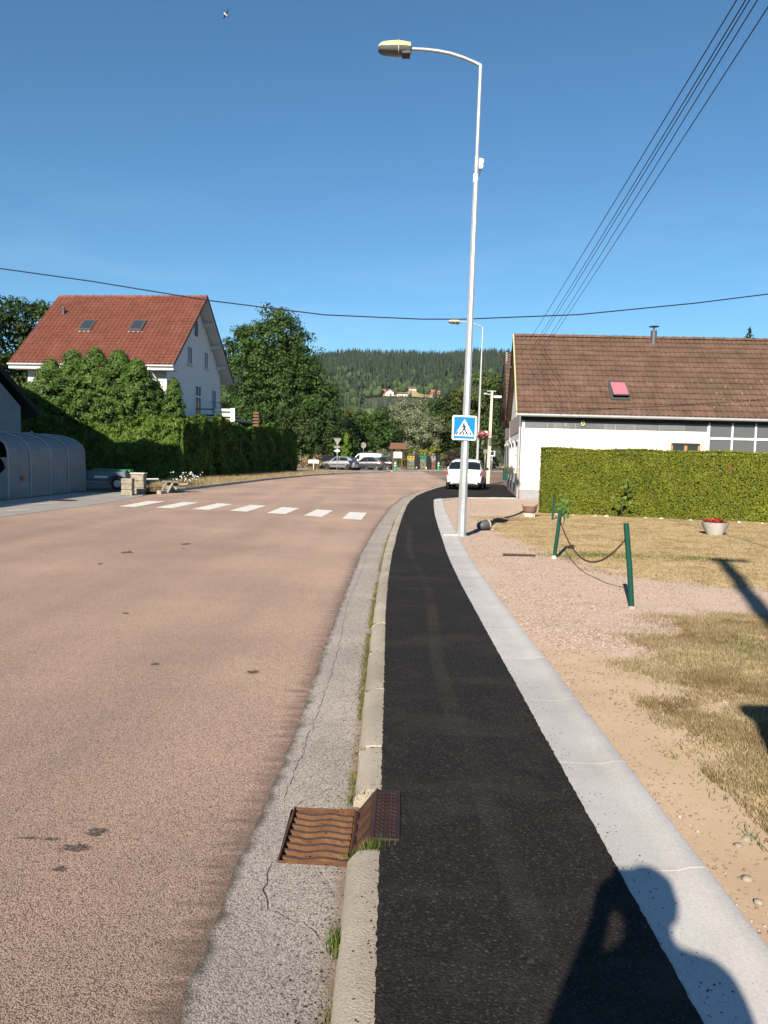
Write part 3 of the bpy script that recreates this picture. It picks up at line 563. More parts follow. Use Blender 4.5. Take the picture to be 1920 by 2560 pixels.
def trunk_limbs(name, base, top, r, centres, mat, parent, nl=9, r2=.35):
    m = MB(); base = Vector(base); top = Vector(top); pts = []
    for i in range(6):
        t = i/5; p = base.lerp(top, t); pts.append(p+Vector((fbm(p.z, r*9, .5), fbm(p.z+9, r*7, .5), 0))*r*.9*(t > 0))
    m.tube(pts, [r*(1.35 if i == 0 else 1-.16*i) for i in range(6)], 8)
    for q in sorted(centres.tolist(), key=lambda _: random.random())[:nl]:
        q = Vector(q); s = base.lerp(top, max(.3, min(.95, (q.z-base.z)/(top.z-base.z+.01)*.75))); mid = s.lerp(q, .5)+Vector((0, 0, .12*(q-s).length))
        m.tube([s, mid, q], [r*r2, r*r2*.6, r*.07], 5)
    return m.build(name, mat, parent, True)
def tree(name, label, base, ells, ncl, per, rc, L, Wd, mat, tr, ttop, bark='bark', group=None, shell=.5, nl=9, cat='tree'):
    t = empty(name, base, 0, label, cat, group); o, c = crown('crown', ells, ncl, per, rc, L, Wd, MAT[mat], t, shell)
    trunk_limbs('trunk', (0, 0, -.1), ttop, tr, c, MAT[bark], t, nl); return t
def blades(name, P, h, w, mat, parent=None, lean=.5, kind=None):
    """grass blades: one tapered triangle each, rooted at P"""
    P = np.asarray(P, float); n = len(P); a = RNG.uniform(0, 2*math.pi, n); hh = h*RNG.uniform(.45, 1.3, n)
    S_ = np.stack([np.cos(a), np.sin(a), np.zeros(n)], 1); b = RNG.uniform(0, 2*math.pi, n); l = RNG.uniform(.1, 1, n)*lean
    tip = P+np.stack([np.cos(b)*l*hh, np.sin(b)*l*hh, hh*np.sqrt(np.maximum(.05, 1-l*l*.8))], 1)
    V = np.stack([P-S_*w/2, P+S_*w/2, tip], 1).reshape(-1, 3); F = np.arange(3*n).reshape(n, 3)
    o = mobj(name, npmesh(name, V, F, {'rnd': np.repeat(RNG.random(n), 3)}), mat, parent)
    if kind: tag(o, kind=kind)
    return o
def pebbles(name, P, r, mat, parent=None, sq=.6):
    base = np.array([(1, 0, 0), (-1, 0, 0), (0, 1, 0), (0, -1, 0), (0, 0, 1), (0, 0, -1)], float); fc = np.array([(0, 2, 4), (2, 1, 4), (1, 3, 4), (3, 0, 4), (2, 0, 5), (1, 2, 5), (3, 1, 5), (0, 3, 5)])
    P = np.asarray(P, float); n = len(P); rr = (r*RNG.uniform(.4, 1.5, n))[:, None, None]; a = RNG.uniform(0, 6.28, n); ca, sa = np.cos(a)[:, None], np.sin(a)[:, None]
    B_ = base[None]*RNG.uniform(.6, 1.3, (n, 6, 1)); x = B_[:, :, 0]*ca-B_[:, :, 1]*sa*.75; y = B_[:, :, 0]*sa+B_[:, :, 1]*ca*.75
    V = np.stack([x, y, B_[:, :, 2]*sq], 2)*rr+P[:, None]; F = (fc[None]+6*np.arange(n)[:, None, None]).reshape(-1, 3)
    return mobj(name, npmesh(name, V.reshape(-1, 3), F, {'rnd': np.repeat(RNG.random(n), 6)}), mat, parent)

# ------------------------------------------------------------------ drain grate in the gutter
g = empty('drain_grate', (GX0, 2.945, 0), rad(-1.5), 'rusty cast iron gutter grate with wavy bars and kerb inlet', 'drain grate')
b = MB()
for c, d in (((.004, .235, -.01), (.008, .47, .05)), ((.14, .004, -.014), (.27, .008, .05)), ((.14, .466, -.014), (.27, .008, .05)), ((.281, .235, -.016), (.008, .47, .05))): b.box(c, d, bev=.002)
b.build('frame', MAT['rust'], g)
for k in range(8):
    m = MB(); y0 = .042+k*.054; V = []; F = []; n = 26
    for i in range(n+1):
        x = .014+.258*i/n; yy = y0+.0085*math.sin(2*math.pi*(x/.155)+.9)
        V += [(x, yy-.006, .003), (x, yy+.006, .006), (x, yy+.006, -.055), (x, yy-.004, -.055)]
        if i:
            q = 4*i-4; F += [(q, q+1, q+5, q+4), (q+1, q+2, q+6, q+5), (q+3, q, q+4, q+7)]
    m.add(V, F); m.build('wavy_bar', MAT['bar'], g, True, angle=30)
m = MB(); m.box((.09, .235, -.05), (.012, .46, .02)); m.box((.2, .235, -.05), (.012, .46, .02)); m.build('cross_rib', MAT['rust'], g)
m = MB(); m.add([(0, 0, -.004), (.285, 0, -.004), (.285, .47, -.004), (0, .47, -.004), (0, 0, -.075), (.285, 0, -.075), (.285, .47, -.075), (0, .47, -.075)], [(4, 5, 6, 7), (0, 1, 5, 4), (1, 2, 6, 5), (2, 3, 7, 6), (3, 0, 4, 7)]); m.build('pit', MAT['pit'], g)
hd = MB(); sl_ = math.atan2(.112, .088)   # sloping inlet face: rails, ribs
def on_slope(u, yv, off=0): return (.285+u*.088+off*-math.sin(sl_), yv, u*.112+off*math.cos(sl_))
def slope_bar(m, u0, u1, y0, y1, off, th):
    V = [on_slope(u, yv, o) for o in (off-th, off) for u, yv in ((u0, y0), (u1, y0), (u1, y1), (u0, y1))]; m.add(V, [(0, 1, 2, 3), (4, 7, 6, 5), (0, 4, 5, 1), (1, 5, 6, 2), (2, 6, 7, 3), (3, 7, 4, 0)])
slope_bar(hd, 0, .13, .0, .45, .006, .02); slope_bar(hd, .84, 1.06, .0, .45, .006, .02)
for k in range(5): slope_bar(hd, .13, .84, k*.1075, k*.1075+.02, .006, .02)
hd.build('inlet_frame', MAT['rustd'], g)
for k in range(4): m = MB(); slope_bar(m, .14, .83, k*.1075+.022, (k+1)*.1075-.002, -.004, .006); m.build('inlet_panel', MAT['rust'], g)
m = MB(); m.box((.425, .225, .108), (.105, .45, .016), bev=.003); lid = m.build('cover_plate', MAT['rustd'], g)
m = MB()
for r_ in range(12):
    for cidx in range(3):
        x0 = .388+cidx*.034; y0 = .03+r_*.034
        m.box((x0, y0, .118), (.019, .007, .006), rz=.55 if cidx % 2 else -.55); 
        if cidx < 2: m.box((x0+.017, y0+.016, .118), (.007, .017, .006))
m.build('tread', MAT['rustd'], lid)
for a_ in ((.38, -.05), (.30, -.02)): pass

# ------------------------------------------------------------------ street lamps
def street_lamp(label, group):
    t = empty('street_lamp', (1.5, 14.95, .09), 0, label, 'street lamp', group)
    m = MB(); m.tube([(0, 0, 0), (.003, 0, .5), (.022, 0, 2.4), (.06, 0, 6.72)], [.092, .088, .073, .05], 8); m.build('shaft', MAT['galv'], t)
    m = MB(); m.tube([(.06, 0, 6.66), (.066, 0, 7.12)], [.045, .044], 12); m.tube([(.066, 0, 7.1), (.083, 0, 8.74)], [.037, .036], 12); m.build('upper_tube', MAT['galv'], t, True, angle=40)
    m = MB(); m.tube([(.083, 0, 8.69), (.083, 0, 8.745), (-.05, 0, 8.80), (-.25, 0, 8.875), (-.48, 0, 8.94), (-.72, 0, 8.98), (-.96, 0, 9.0), (-1.24, 0, 9.005)], [.036, .035, .033, .033, .033, .032, .031, .03], 10); m.build('arm', MAT['galv'], t, True, angle=50)
    m = MB(); m.box((.008, -.079, .85), (.07, .012, .42), bev=.004); m.build('access_door', MAT['galvd'], t); m = MB(); m.box((0, 0, .008), (.30, .26, .016), bev=.004); m.build('base_plate', MAT['galvd'], t)
    hs = [(-1.20, .07, .03, .06), (-1.22, .12, .09, .085), (-1.35, .14, .11, .10), (-1.48, .145, .115, .105), (-1.62, .14, .105, .10), (-1.74, .125, .085, .085), (-1.80, .09, .05, .06), (-1.815, .05, .02, .05)]
    def shell(top):
        V = []; F = []; n = 9
        for x, w, zt, zb in hs:
            for k in range(n):
                q = math.pi*k/(n-1); cy, sy = math.cos(q), math.sin(q); e = .6
                yy = w*math.copysign(abs(cy)**e, cy); zz = (zt if top else -zb)*(sy**e); V.append((x, yy, 9.0+zz+(.002 if top else -.002)))
        for i in range(len(hs)-1):
            for k in range(n-1): F.append((i*n+k, i*n+k+1, (i+1)*n+k+1, (i+1)*n+k))
            F.append((i*n, (i+1)*n, (i+1)*n+n-1, i*n+n-1))
        F.append(tuple(range(n))); F.append(tuple((len(hs)-1)*n+k for k in range(n))); m = MB(); m.add(V, F); return m
    hd = shell(True).build('lamp_hood', MAT['cream'], t, True, angle=45); shell(False).build('lamp_bowl', MAT['glassg'], t, True, angle=45)
    m = MB()
    for k in range(24):
        q = 2*math.pi*k/24; q2 = 2*math.pi*(k+1)/24
        f = lambda q: (.152*math.copysign(abs(math.cos(q))**.6, math.cos(q)), .128*math.copysign(abs(math.sin(q))**.6, math.sin(q)))
        (y0, z0), (y1, z1) = f(q), f(q2); m.tube([(-1.44, y0, 9.0+z0), (-1.44, y1, 9.0+z1)], .008, 4)
    m.build('hoop', MAT['cream'], hd)
    m = MB(); m.box((-1.3, 0, 8.905), (.15, .22, .05)); m.build('gear_tray', MAT['blackp'], t)
    return t
lamp = street_lamp('galvanised street lamp with cream head on curved arm, pedestrian sign on its shaft', 'street lamps')
lamp2 = copy_tree(lamp); lamp2.location = (5.1, 43.5, .05); lamp2['label'] = 'farther street lamp carrying a pink flower basket, behind the white car'
m = MB(); m.box((.03, -.02, .008), (.0, 0, 0)) if False else None
ft = MB(); ft.box((1.30, 14.98, .118), (.30, .16, .03), bev=.01); tag(ft.build('concrete_footing', MAT['palestone']), 'white mortar footing beside the base of the near lamp', 'footing')
# small white boxes strapped to the shaft
def strap_box(name, pts, x, z, label):
    t = empty(name, (x, 14.95, z), 0, label, 'box'); m = MB(); V = [(px, -.05, pz) for px, pz in pts]+[(px, .05, pz) for px, pz in pts]; n = len(pts)
    m.add(V, [tuple(range(n)), tuple(range(2*n-1, n-1, -1))]+[(i, (i+1) % n, n+(i+1) % n, n+i) for i in range(n)]); m.build('casing', MAT['whitep'], t)
    return t
t = strap_box('repeater_box', [(0, 0), (.055, .0), (.075, .03), (.075, .07), (.062, .085), (.078, .10), (.085, .14), (.075, .17), (.04, .185), (0, .185)], 1.608, 6.97, 'notched white repeater box near the top of the lamp shaft')
m = MB(); m.tube([(.02, 0, 0), (.03, 0, -.06), (.005, 0, -.12), (-.03, 0, -.13)], .006, 5); m.build('cable', MAT['blackp'], t); [MB().lathe([(.049, 0), (.049, .012)], 12, (-.045, 0, z)).build('strap', MAT['galvd'], t) for z in (.02, .17)]
t = strap_box('mounting_bracket', [(0, 0), (.02, -.008), (.022, .0), (.08, .005), (.08, .145), (.02, .15), (0, .15)], 1.512, 6.72, 'small white bracket plate below the repeater box on the lamp'); [MB().tube([(.06, -.055, z), (.09, -.055, z)], .009, 6).build('bolt', MAT['galvd'], t) for z in (.03, .12)]

# pedestrian crossing sign
sg = empty('pedestrian_sign', (1.482, 14.845, 2.17), 0, 'square blue pedestrian crossing sign on the near lamp shaft', 'sign'); sg.rotation_euler = (0, rad(.6), rad(1))
def flat(pts, y0, y1):
    n = len(pts); m = MB(); m.add([(x, y0, z) for x, z in pts]+[(x, y1, z) for x, z in pts], [tuple(range(n)), tuple(range(2*n-1, n-1, -1))]+[(i, (i+1) % n, n+(i+1) % n, n+i) for i in range(n)]); return m
def rsq(h, r, hz=None):
    hz = hz or h; P = []
    for cx, cz, a0 in ((h-r, hz-r, 0), (-h+r, hz-r, 90), (-h+r, -hz+r, 180), (h-r, -hz+r, 270)):
        for k in range(6): q = rad(a0+18*k); P.append((cx+r*math.cos(q), cz+r*math.sin(q)))
    return P
H_ = .200
flat(rsq(.232, .035), 0, .022).build('plate', MAT['signw'], sg)
flat(rsq(H_, .008, H_+.004), -.0025, -.0005).build('blue_field', MAT['blue'], sg)
flat([(-.93*H_, -.78*H_), (.93*H_, -.78*H_), (.0, .82*H_)], -.005, -.003).build('white_triangle', MAT['signw'], sg)
fg = MB()
def sline(a, b, w0, w1):
    a = Vector((a[0], 0, a[1]))*H_; b = Vector((b[0], 0, b[1]))*H_; d = (b-a).normalized(); n = Vector((-d.z, 0, d.x)); q = flat([((a+n*w0*H_).x, (a+n*w0*H_).z), ((a-n*w0*H_).x, (a-n*w0*H_).z), ((b-n*w1*H_).x, (b-n*w1*H_).z), ((b+n*w1*H_).x, (b+n*w1*H_).z)], -.0075, -.0055); fg.add(q.V, q.F)
q = flat([(H_*(-.07+.095*math.cos(k*.524)), H_*(.35+.10*math.sin(k*.524))) for k in range(12)], -.0075, -.0055); fg.add(q.V, q.F)
sline((-.06, .25), (0, -.12), .09, .085); sline((-.12, .2), (-.29, 0), .045, .03); sline((.02, .2), (.20, -.05), .045, .03); sline((-.03, -.08), (-.17, -.33), .075, .055); sline((-.17, -.33), (-.30, -.58), .055, .04); sline((.03, -.08), (.13, -.32), .075, .055); sline((.13, -.32), (.24, -.54), .055, .04); sline((.22, -.53), (.32, -.52), .03, .02)
fg.build('walking_figure', MAT['signk'], sg)
for x0, x1 in ((-.60, -.76), (-.36, -.43), (-.05, -.06), (.24, .31), (.52, .66)):
    fg = MB(); sline((x0, -.36), (x1, -.66), .055, .065); fg.build('zebra_bar', MAT['signk'], sg)
[MB().box((.02, .05, z), (.16, .07, .03)).build('clamp', MAT['galvd'], sg) for z in (.12, -.12)]

# lamp basket with flowers on the farther lamp
hb = empty('flower_basket', (5.38, 43.4, 2.62), 0, 'hanging basket of pink flowers on the farther street lamp', 'flower basket')
m = MB(); m.lathe([(.05, 0), (.17, .06), (.22, .18), (.2, .2)], 12); m.tube([(0, 0, .18), (-.2, .05, .55), (-.27, .08, .55)], .012, 5); m.build('bowl', MAT['dkplastic'], hb, True)
c = RNG.normal(size=(260, 3))*[.17, .17, .08]+[0, 0, .32]; leaves('flowers', c, c-[0, 0, .1]+RNG.normal(size=c.shape)*.3, .085, .08, MAT['blossom'], hb)
c = RNG.normal(size=(200, 3))*[.17, .17, .1]+[0, 0, .17]; leaves('leaves', c, c+RNG.normal(size=c.shape)*.3, .08, .06, MAT['leafA'], hb)

# concrete utility pole
up = empty('utility_pole', (6.38, 48.44, .05), 0, 'pale concrete utility pole with crossbar, beside the white building', 'utility pole')
m = MB(); m.tube([(0, 0, 0), (.09, 0, 5.72)], [.155, .095], 4); m.build('shaft', MAT['palestone'], up)
m = MB(); m.box((.06, 0, 5.7), (.55, .05, .05)); m.box((-.15, 0, 5.5), (.5, .05, .06)); m.build('crossbar', MAT['concrete'], up); m = MB(); m.box((-.32, -.05, 5.53), (.22, .12, .09)); m.build('fixture', MAT['galvd'], up)
m = MB(); m.box((.04, -.125, 2.6), (.16, .02, .5)); m.build('notice_band', MAT['slate'], up); m = MB(); m.lathe([(.02, 0), (.12, .05), (.12, .2), (.04, .26)], 10, (-.2, -.05, 3.0)); m.build('siren', MAT['whitep'], up, True)

# ------------------------------------------------------------------ green posts and chain
def post(base, top, r, label, foot=True):
    t = empty('green_post', base, 0, label, 'post', 'green garden posts'); d = Vector(top)-Vector(base)
    m = MB(); m.tube([(0, 0, -.05), d*.5+Vector((.004, 0, 0)), d], [r, r, r], 12); m.build('tube', MAT['green'], t, True, angle=50)
    m = MB(); m.tube([d*.999, d*1.012], [r*1.08, r*.8], 12); m.build('cap', MAT['green'], t, True, angle=50)
    if foot: m = MB(); m.lathe([(.055, -.06), (.05, .03), (.035, .055)], 10); m.build('foot', MAT['stone'], t, True, angle=50)
    return t
post((2.66, 12.06, .08), (2.73, 12.04, .83), .030, 'leaning green tubular post with vine leaves at its top', False); post((2.6, 8.0, .06), (2.5, 8.02, .96), .028, 'green tubular post nearest the camera, standing on the gravel'); post((4.22, 19.5, .09), (4.25, 19.5, .68), .024, 'thin green post standing by the clipped hedge corner', False)
ca, cb = Vector((2.712, 12.02, .70)), Vector((2.525, 8.02, .84)); ch = MB(); N_ = 104
for i in range(N_):
    t_ = (i+.5)/N_; f = lambda t: ca.lerp(cb, t)-Vector((0, 0, 4*.45*t*(1-t))); p = f(t_); d = (f(t_+.004)-f(t_-.004)).normalized(); s_ = d.cross(Vector((0, 0, 1))).normalized(); u_ = s_.cross(d)
    a = s_ if i % 2 else u_; pts = [p+d*.027*math.cos(q)+a*.012*math.sin(q) for q in np.linspace(0, 2*math.pi, 9)]; ch.tube(pts, .0033, 4, False)
cho = ch.build('chain', MAT['chain']); tag(cho, 'rusty brown chain hanging slack between two green posts', 'chain')
def sprig(base, n, sz, sp, label):
    t = empty('vine_sprig', base, 0, label, 'vine'); c = RNG.normal(size=(n, 3))*sp; leaves('leaves', c, RNG.normal(size=(n, 3))*.6+[0, -.6, .5], sz, sz*.9, MAT['vine'], t)
    m = MB(); m.tube([(0, .02, -.25), (.02, 0, 0), (.0, 0, .1)], [.008, .006, .003], 5); m.build('stem', MAT['bark'], t)
sprig((2.80, 12.08, .86), 34, .075, (.04, .05, .075), 'dark vine leaves climbing past the leaning green post'); sprig((6.53, 20.85, .98), 22, .11, (.07, .04, .13), 'bright vine shoot on the clipped hedge, above another shoot'); sprig((6.35, 20.8, .52), 18, .11, (.08, .04, .07), 'small vine shoot low on the clipped hedge')
# planters and odds on the lawn
pl = empty('flower_planter', (7.03, 16.5, .10), 0, 'flared concrete planter with red flowers on the lawn', 'planter'); m = MB(); m.lathe([(.16, 0), (.165, .01), (.285, .26), (.29, .275), (.265, .275), (.25, .24)], 20); m.build('bowl', MAT['concrete'], pl, True, angle=40)
c = np.stack([RNG.uniform(-.2, .2, 130), RNG.uniform(-.2, .2, 130), RNG.uniform(.25, .33, 130)], 1); leaves('flowers', c, RNG.normal(size=c.shape)*.5+[0, -.3, 1], .06, .055, MAT['red'], pl); c = np.stack([RNG.uniform(-.22, .22, 120), RNG.uniform(-.22, .22, 120), RNG.uniform(.24, .29, 120)], 1); leaves('leaves', c, RNG.normal(size=c.shape)*.5+[0, 0, 1], .06, .05, MAT['leafA'], pl)
pt = empty('garden_pot', (3.8, 20.3, .09), .2, 'wide brown basin on a pale ribbed pot beside the hedge', 'pot'); m = MB(); m.lathe([(.11, 0), (.14, .02), (.13, .13)], 14); m.build('pedestal', MAT['palestone'], pt, True, angle=40)
m = MB(); m.lathe([(.13, .12), (.17, .16), (.185, .27), (.2, .275), (.2, .29), (.17, .29), (.16, .2)], 16); m.build('basin', MAT['terra'], pt, True, angle=40); [MB().tube([(s_*.18, 0, .27), (s_*.22, 0, .33), (s_*.19, 0, .34)], .015, 5).build('handle', MAT['terra'], pt) for s_ in (-1, 1)]
for k in range(9): m = MB(); q = k*.7; m.box((.137*math.cos(q), .137*math.sin(q), .07), (.012, .02, .11), rz=q); m.build('rib', MAT['palestone'], pt)
sp_ = empty('garden_spotlight', (2.2, 16.45, .10), rad(25), 'grey dome garden lamp lying beside the lamp post', 'garden lamp'); m = MB(); V = []; 
m.lathe([(.0, -.22), (.06, -.2), (.095, -.12), (.11, 0), (.105, .03)], 14); m.xf(Matrix.Translation((-.04, 0, .11)) @ Matrix.Rotation(rad(80), 4, 'Y') @ Matrix.Rotation(math.pi*0, 4, 'X')); m.build('housing', MAT['drum'], sp_, True, angle=50)
m = MB(); m.lathe([(.0, 0), (.1, .0), (.1, .02), (.03, .05), (.03, .07)], 14); m.xf(Matrix.Translation((.0, 0, .115)) @ Matrix.Rotation(rad(80), 4, 'Y')); m.build('front_ring', MAT['palestone'], sp_, True, angle=40); m = MB(); m.tube([(.05, 0, .1), (.09, -.02, .0), (.13, -.03, .0)], .014, 5); m.build('foot', MAT['palestone'], sp_)
m = MB(); m.box((3.0, 19.0, .125), (.66, .20, .05), rz=rad(8), bev=.008); m.box((3.0, 18.93, .16), (.6, .02, .02), rz=rad(8)); tag(m.build('rusty_beam', MAT['terra']), 'rust brown beam lying flat on the gravel by the lawn', 'beam')
dg = empty('slot_drain', (2.14, 12.2, .085), rad(-4), 'narrow dark slot drain set in the gravel', 'drain'); m = MB(); m.box((0, -.05, .012), (.5, .012, .03)); m.box((0, .05, .012), (.5, .012, .03)); m.box((0, 0, .002), (.5, .1, .004)); m.build('frame', MAT['rustd'], dg)
for k in range(13): m = MB(); m.box((-.24+k*.04, 0, .014), (.014, .09, .016)); m.build('bar', MAT['galvd'], dg)
def rock(name, loc, r, mat, label, group=None, cat='stone', par=None):
    bm = bmesh.new(); bmesh.ops.create_icosphere(bm, subdivisions=2, radius=1)
    for v in bm.verts: v.co *= 1+.28*mnoise.noise(v.co*1.7+Vector(loc)); v.co.z *= .7
    bm.transform(Matrix.Diagonal((r*random.uniform(.8, 1.3), r*random.uniform(.7, 1), r, 1))); me = bpy.data.meshes.new(name); bm.to_mesh(me); bm.free(); me.shade_smooth(); o = mobj(name, me, mat, par, loc, (0, 0, random.uniform(0, 6)))
    if label: tag(o, label, cat, group)
    return o
rock('white_stone', (2.63, 11.93, .10), .06, MAT['palestone'], 'pale boulder at the foot of the leaning green post')
for x in (4.75, 5.2, 5.75, 6.05, 7.0, 7.4, 8.1, 8.7, 9.2, 9.75): rock('edge_stone', (x, 21.75-(x-4.35)*.29-.15+random.uniform(-.05, .05), .10), random.uniform(.045, .085), MAT['palestone'], 'pale stone lying along the foot of the clipped hedge', 'stones along the hedge foot')
for (x, y, r, lb) in ((1.36, 2.75, .020, 'pale rounded stone touching the concrete edging near the shadow'), (1.33, 2.6, .018, 'small pale stone lowest on the sand by the edging'), (1.5, 3.05, .026, 'grey brown stone on the sand, largest of the loose ones'), (1.44, 3.0, .018, 'small pale stone beside the large grey brown one'), (1.62, 2.9, .016, 'small brown stone farthest from the edging')): rock('loose_stone', (x, y, .09), r, MAT['stone'], lb, 'stones on the sand')
mh = empty('manhole_cover', (-9.77, 23.8, .006), 0, 'round iron manhole cover in the grey driveway', 'manhole cover'); m = MB(); m.lathe([(.36, 0), (.36, .012), (.32, .012), (.32, .008)], 28); m.build('ring', MAT['rustd'], mh); m = MB(); m.lathe([(.315, 0), (.315, .011)], 28); [m.box((-.24+.06*i, 0, .012), (.02, .5-abs(i-4)*.05, .006)) for i in range(9)]; m.build('lid', MAT['rust'], mh)
# ------------------------------------------------------------------ buildings
class Frame:
    """skewed house frame: u along the facade, v into depth, z up"""
    def __init__(s, o, a, b): s.o = Vector(o); s.a = Vector((*a, 0)); s.b = Vector((*b, 0))
    def __call__(s, u, v, z): return s.o+s.a*u+s.b*v+Vector((0, 0, z))
    def box(s, m, u0, u1, v0, v1, z0, z1):
        P = [s(u, v, z) for z in (z0, z1) for u, v in ((u0, v0), (u1, v0), (u1, v1), (u0, v1))]; m.add(P, [(3, 2, 1, 0), (4, 5, 6, 7), (0, 1, 5, 4), (1, 2, 6, 5), (2, 3, 7, 6), (3, 0, 4, 7)]); return m
    def hexa(s, m, pts): m.add([s(*p) for p in pts], [(3, 2, 1, 0), (4, 5, 6, 7), (0, 1, 5, 4), (1, 2, 6, 5), (2, 3, 7, 6), (3, 0, 4, 7)]); return m
def bx(f, name, mat, par, *a): return f.box(MB(), *a).build(name, MAT[mat], par)
def shell_walls(f, name, mat, par, U, Vd, ztop, zr, holes=()):
    m = MB(); h = Vd/2
    P = [(0, 0, 0), (0, Vd, 0), (0, Vd, ztop), (0, h, zr), (0, 0, ztop)]; n = 5
    V = [f(*p) for p in P]+[f(U, p[1], p[2]) for p in P]
    m.add(V, [(0, 1, 2, 3, 4), (9, 8, 7, 6, 5), (0, 4, 9, 5), (1, 6, 7, 2)]); return m.build(name, MAT[mat], par)
def tile_mesh(w, l, roll=.026, front=.048):
    pr = [(0, .0), (.12*w, roll), (.3*w, roll*1.1), (.45*w, .004), (.8*w, 0), (1.02*w, .002)]; V = []; F = []; k = len(pr)
    for x, z in pr: V.append((x, 0, z+front-.03))
    for x, z in pr: V.append((x, 0, z+front))
    for x, z in pr: V.append((x, l*1.06, z+.004))
    for r_ in (0, 1):
        for i in range(k-1): F.append((r_*k+i, r_*k+i+1, (r_+1)*k+i+1, (r_+1)*k+i))
    return V, F
def slope_matrix(f, u, v, z, dv, dz):
    a = f.a.normalized(); t = (f.b*dv+Vector((0, 0, dz))).normalized(); n = a.cross(t).normalized(); o = f(u, v, z)
    return Matrix(((a.x, t.x, n.x, o.x), (a.y, t.y, n.y, o.y), (a.z, t.z, n.z, o.z), (0, 0, 0, 1)))
def tiled(f, par, mat, U0, U1, v0, z0, v1, z1, w, l, single=None, roll=.026):
    """front roof slope laid tile by tile; the first `single` tiles are objects, the rest one joined part"""
    ln = math.hypot(v1-v0, z1-z0); dv, dz = (v1-v0)/ln, (z1-z0)/ln; nr = int(round(ln/l)); l = ln/nr; nc = int(round((U1-U0)/w)); w = (U1-U0)/nc
    V, F = tile_mesh(w, l, roll); me = pyd('roof_tile', V, F, True); me.set_sharp_from_angle(angle=rad(60)); me.materials.append(MAT[mat]); rest = MB(); cnt = 0
    for r_ in range(nr):
        for c_ in range(nc):
            Mx = slope_matrix(f, U0+c_*w, v0+dv*l*r_, z0+dz*l*r_, dv, dz) @ Matrix.Rotation(random.uniform(-.008, .008), 4, 'Y') @ Matrix.Translation((0, random.uniform(-.008, .008), random.uniform(0, .006)))
            if single and cnt < 300 and single(r_, c_, w): o = bpy.data.objects.new('roof_tile', me); link(o, par); o.matrix_basis = Mx; cnt += 1
            else: rest.add([tuple(Mx @ Vector(q)) for q in V], F)
    o = rest.build('tile_field', MAT[mat], par, True, angle=60); o['kind'] = 'stuff'

# --- long white building on the right
FB = Frame((5.18, 30.0, 0), (.9994, -.0349), (.111, .994)); TB = (6.95-3.30)/4.95
wb = empty('white_building', FB(0, 0, 0), 0, 'long white building with brown tiled roof behind the clipped hedge', 'building')
def inv(o, par):     # keep world placement although parented to a moved Empty
    o.matrix_parent_inverse = Matrix.Translation(-Vector(par.location)); return o
def claim(par):
    for c in par.children: inv(c, par)
UB = 13.0
shell_walls(FB, 'wall', 'white', wb, UB, 9.0, 3.22, 6.55)
bx(FB, 'plinth', 'plinth', wb, -.0, UB, -.035, -.002, .0, .45); bx(FB, 'plinth_ledge', 'plinth', wb, .3, 1.2, -.22, -.037, .0, .12)
for k in range(6): bx(FB, 'gable_plinth', 'plinthp', wb, -.03, -.002, k*1.5+.004, (k+1)*1.5-.004, 0, .62)
for i, (u0, u1) in enumerate(((.12, .98), (.99, 1.25), (1.26, 2.05), (2.06, 3.15), (3.16, 3.55), (3.56, 4.28), (4.29, 5.2), (5.21, 6.15), (6.16, 7.0))): bx(FB, 'slate_panel', 'slate', wb, u0, u1, -.022-.004*(i % 2), -.003, 2.82, 3.10)
bx(FB, 'eave_shadow_strip', 'dark', wb, -.05, UB, -.06, -.0255-.004, 3.10, 3.26); bx(FB, 'eave_soffit', 'dark', wb, -.15, UB, -.27, -.062, 3.215, 3.245)  # first strip is coloured dark for the eave's shadow on the wall
ov = empty('wall_vent', FB(2.31, -.03, 3.03), 0, 'small cream oval vent on the slate band of the white building', 'vent'); m = MB(); P = rsq(.075, .07, .1); q = flat(P, -.05, 0); m.add(q.V, q.F); m.build('rim', MAT['cream'], ov); q = flat(rsq(.03, .028, .06), -.056, -.051); q.build('slot', MAT['slate'], ov)
# glazing with white mullions
bx(FB, 'glazing_back', 'dark', wb, 7.05, 12.6, .12, .16, .8, 3.14)
for r_, (z0, z1) in enumerate(((2.62, 3.12), (2.02, 2.52), (1.4, 1.92))):
    for k in range(6):
        u0 = 7.10+k*.87; o = bx(FB, 'glass_pane', 'glassg', wb, u0, u0+.80, -.015, -.005, z0, z1)
for k in range(7): bx(FB, 'mullion', 'pvc', wb, 7.035+k*.87, 7.095+k*.87, -.06, -.004, 1.3, 3.16)
for z0 in (2.53, 1.93): bx(FB, 'transom', 'pvc', wb, 7.05, 12.3, -.055, -.006, z0, z0+.08)
# timber window
w_ = bx(FB, 'window', 'glass', wb, 5.72, 6.72, -.02, -.004, 1.15, 2.28)
for a in ((5.66, 5.74, -.05, -.002, 1.1, 2.36), (6.68, 6.78, -.05, -.002, 1.1, 2.36), (6.17, 6.28, -.045, -.006, 1.12, 2.27)): bx(FB, 'window_frame', 'woodl', w_, *a)
bx(FB, 'lintel', 'dark', w_, 5.70, 6.74, -.06, -.001, 2.28, 2.37); bx(FB, 'window_sill', 'sill', w_, 5.6, 6.84, -.12, -.001, 1.03, 1.10)
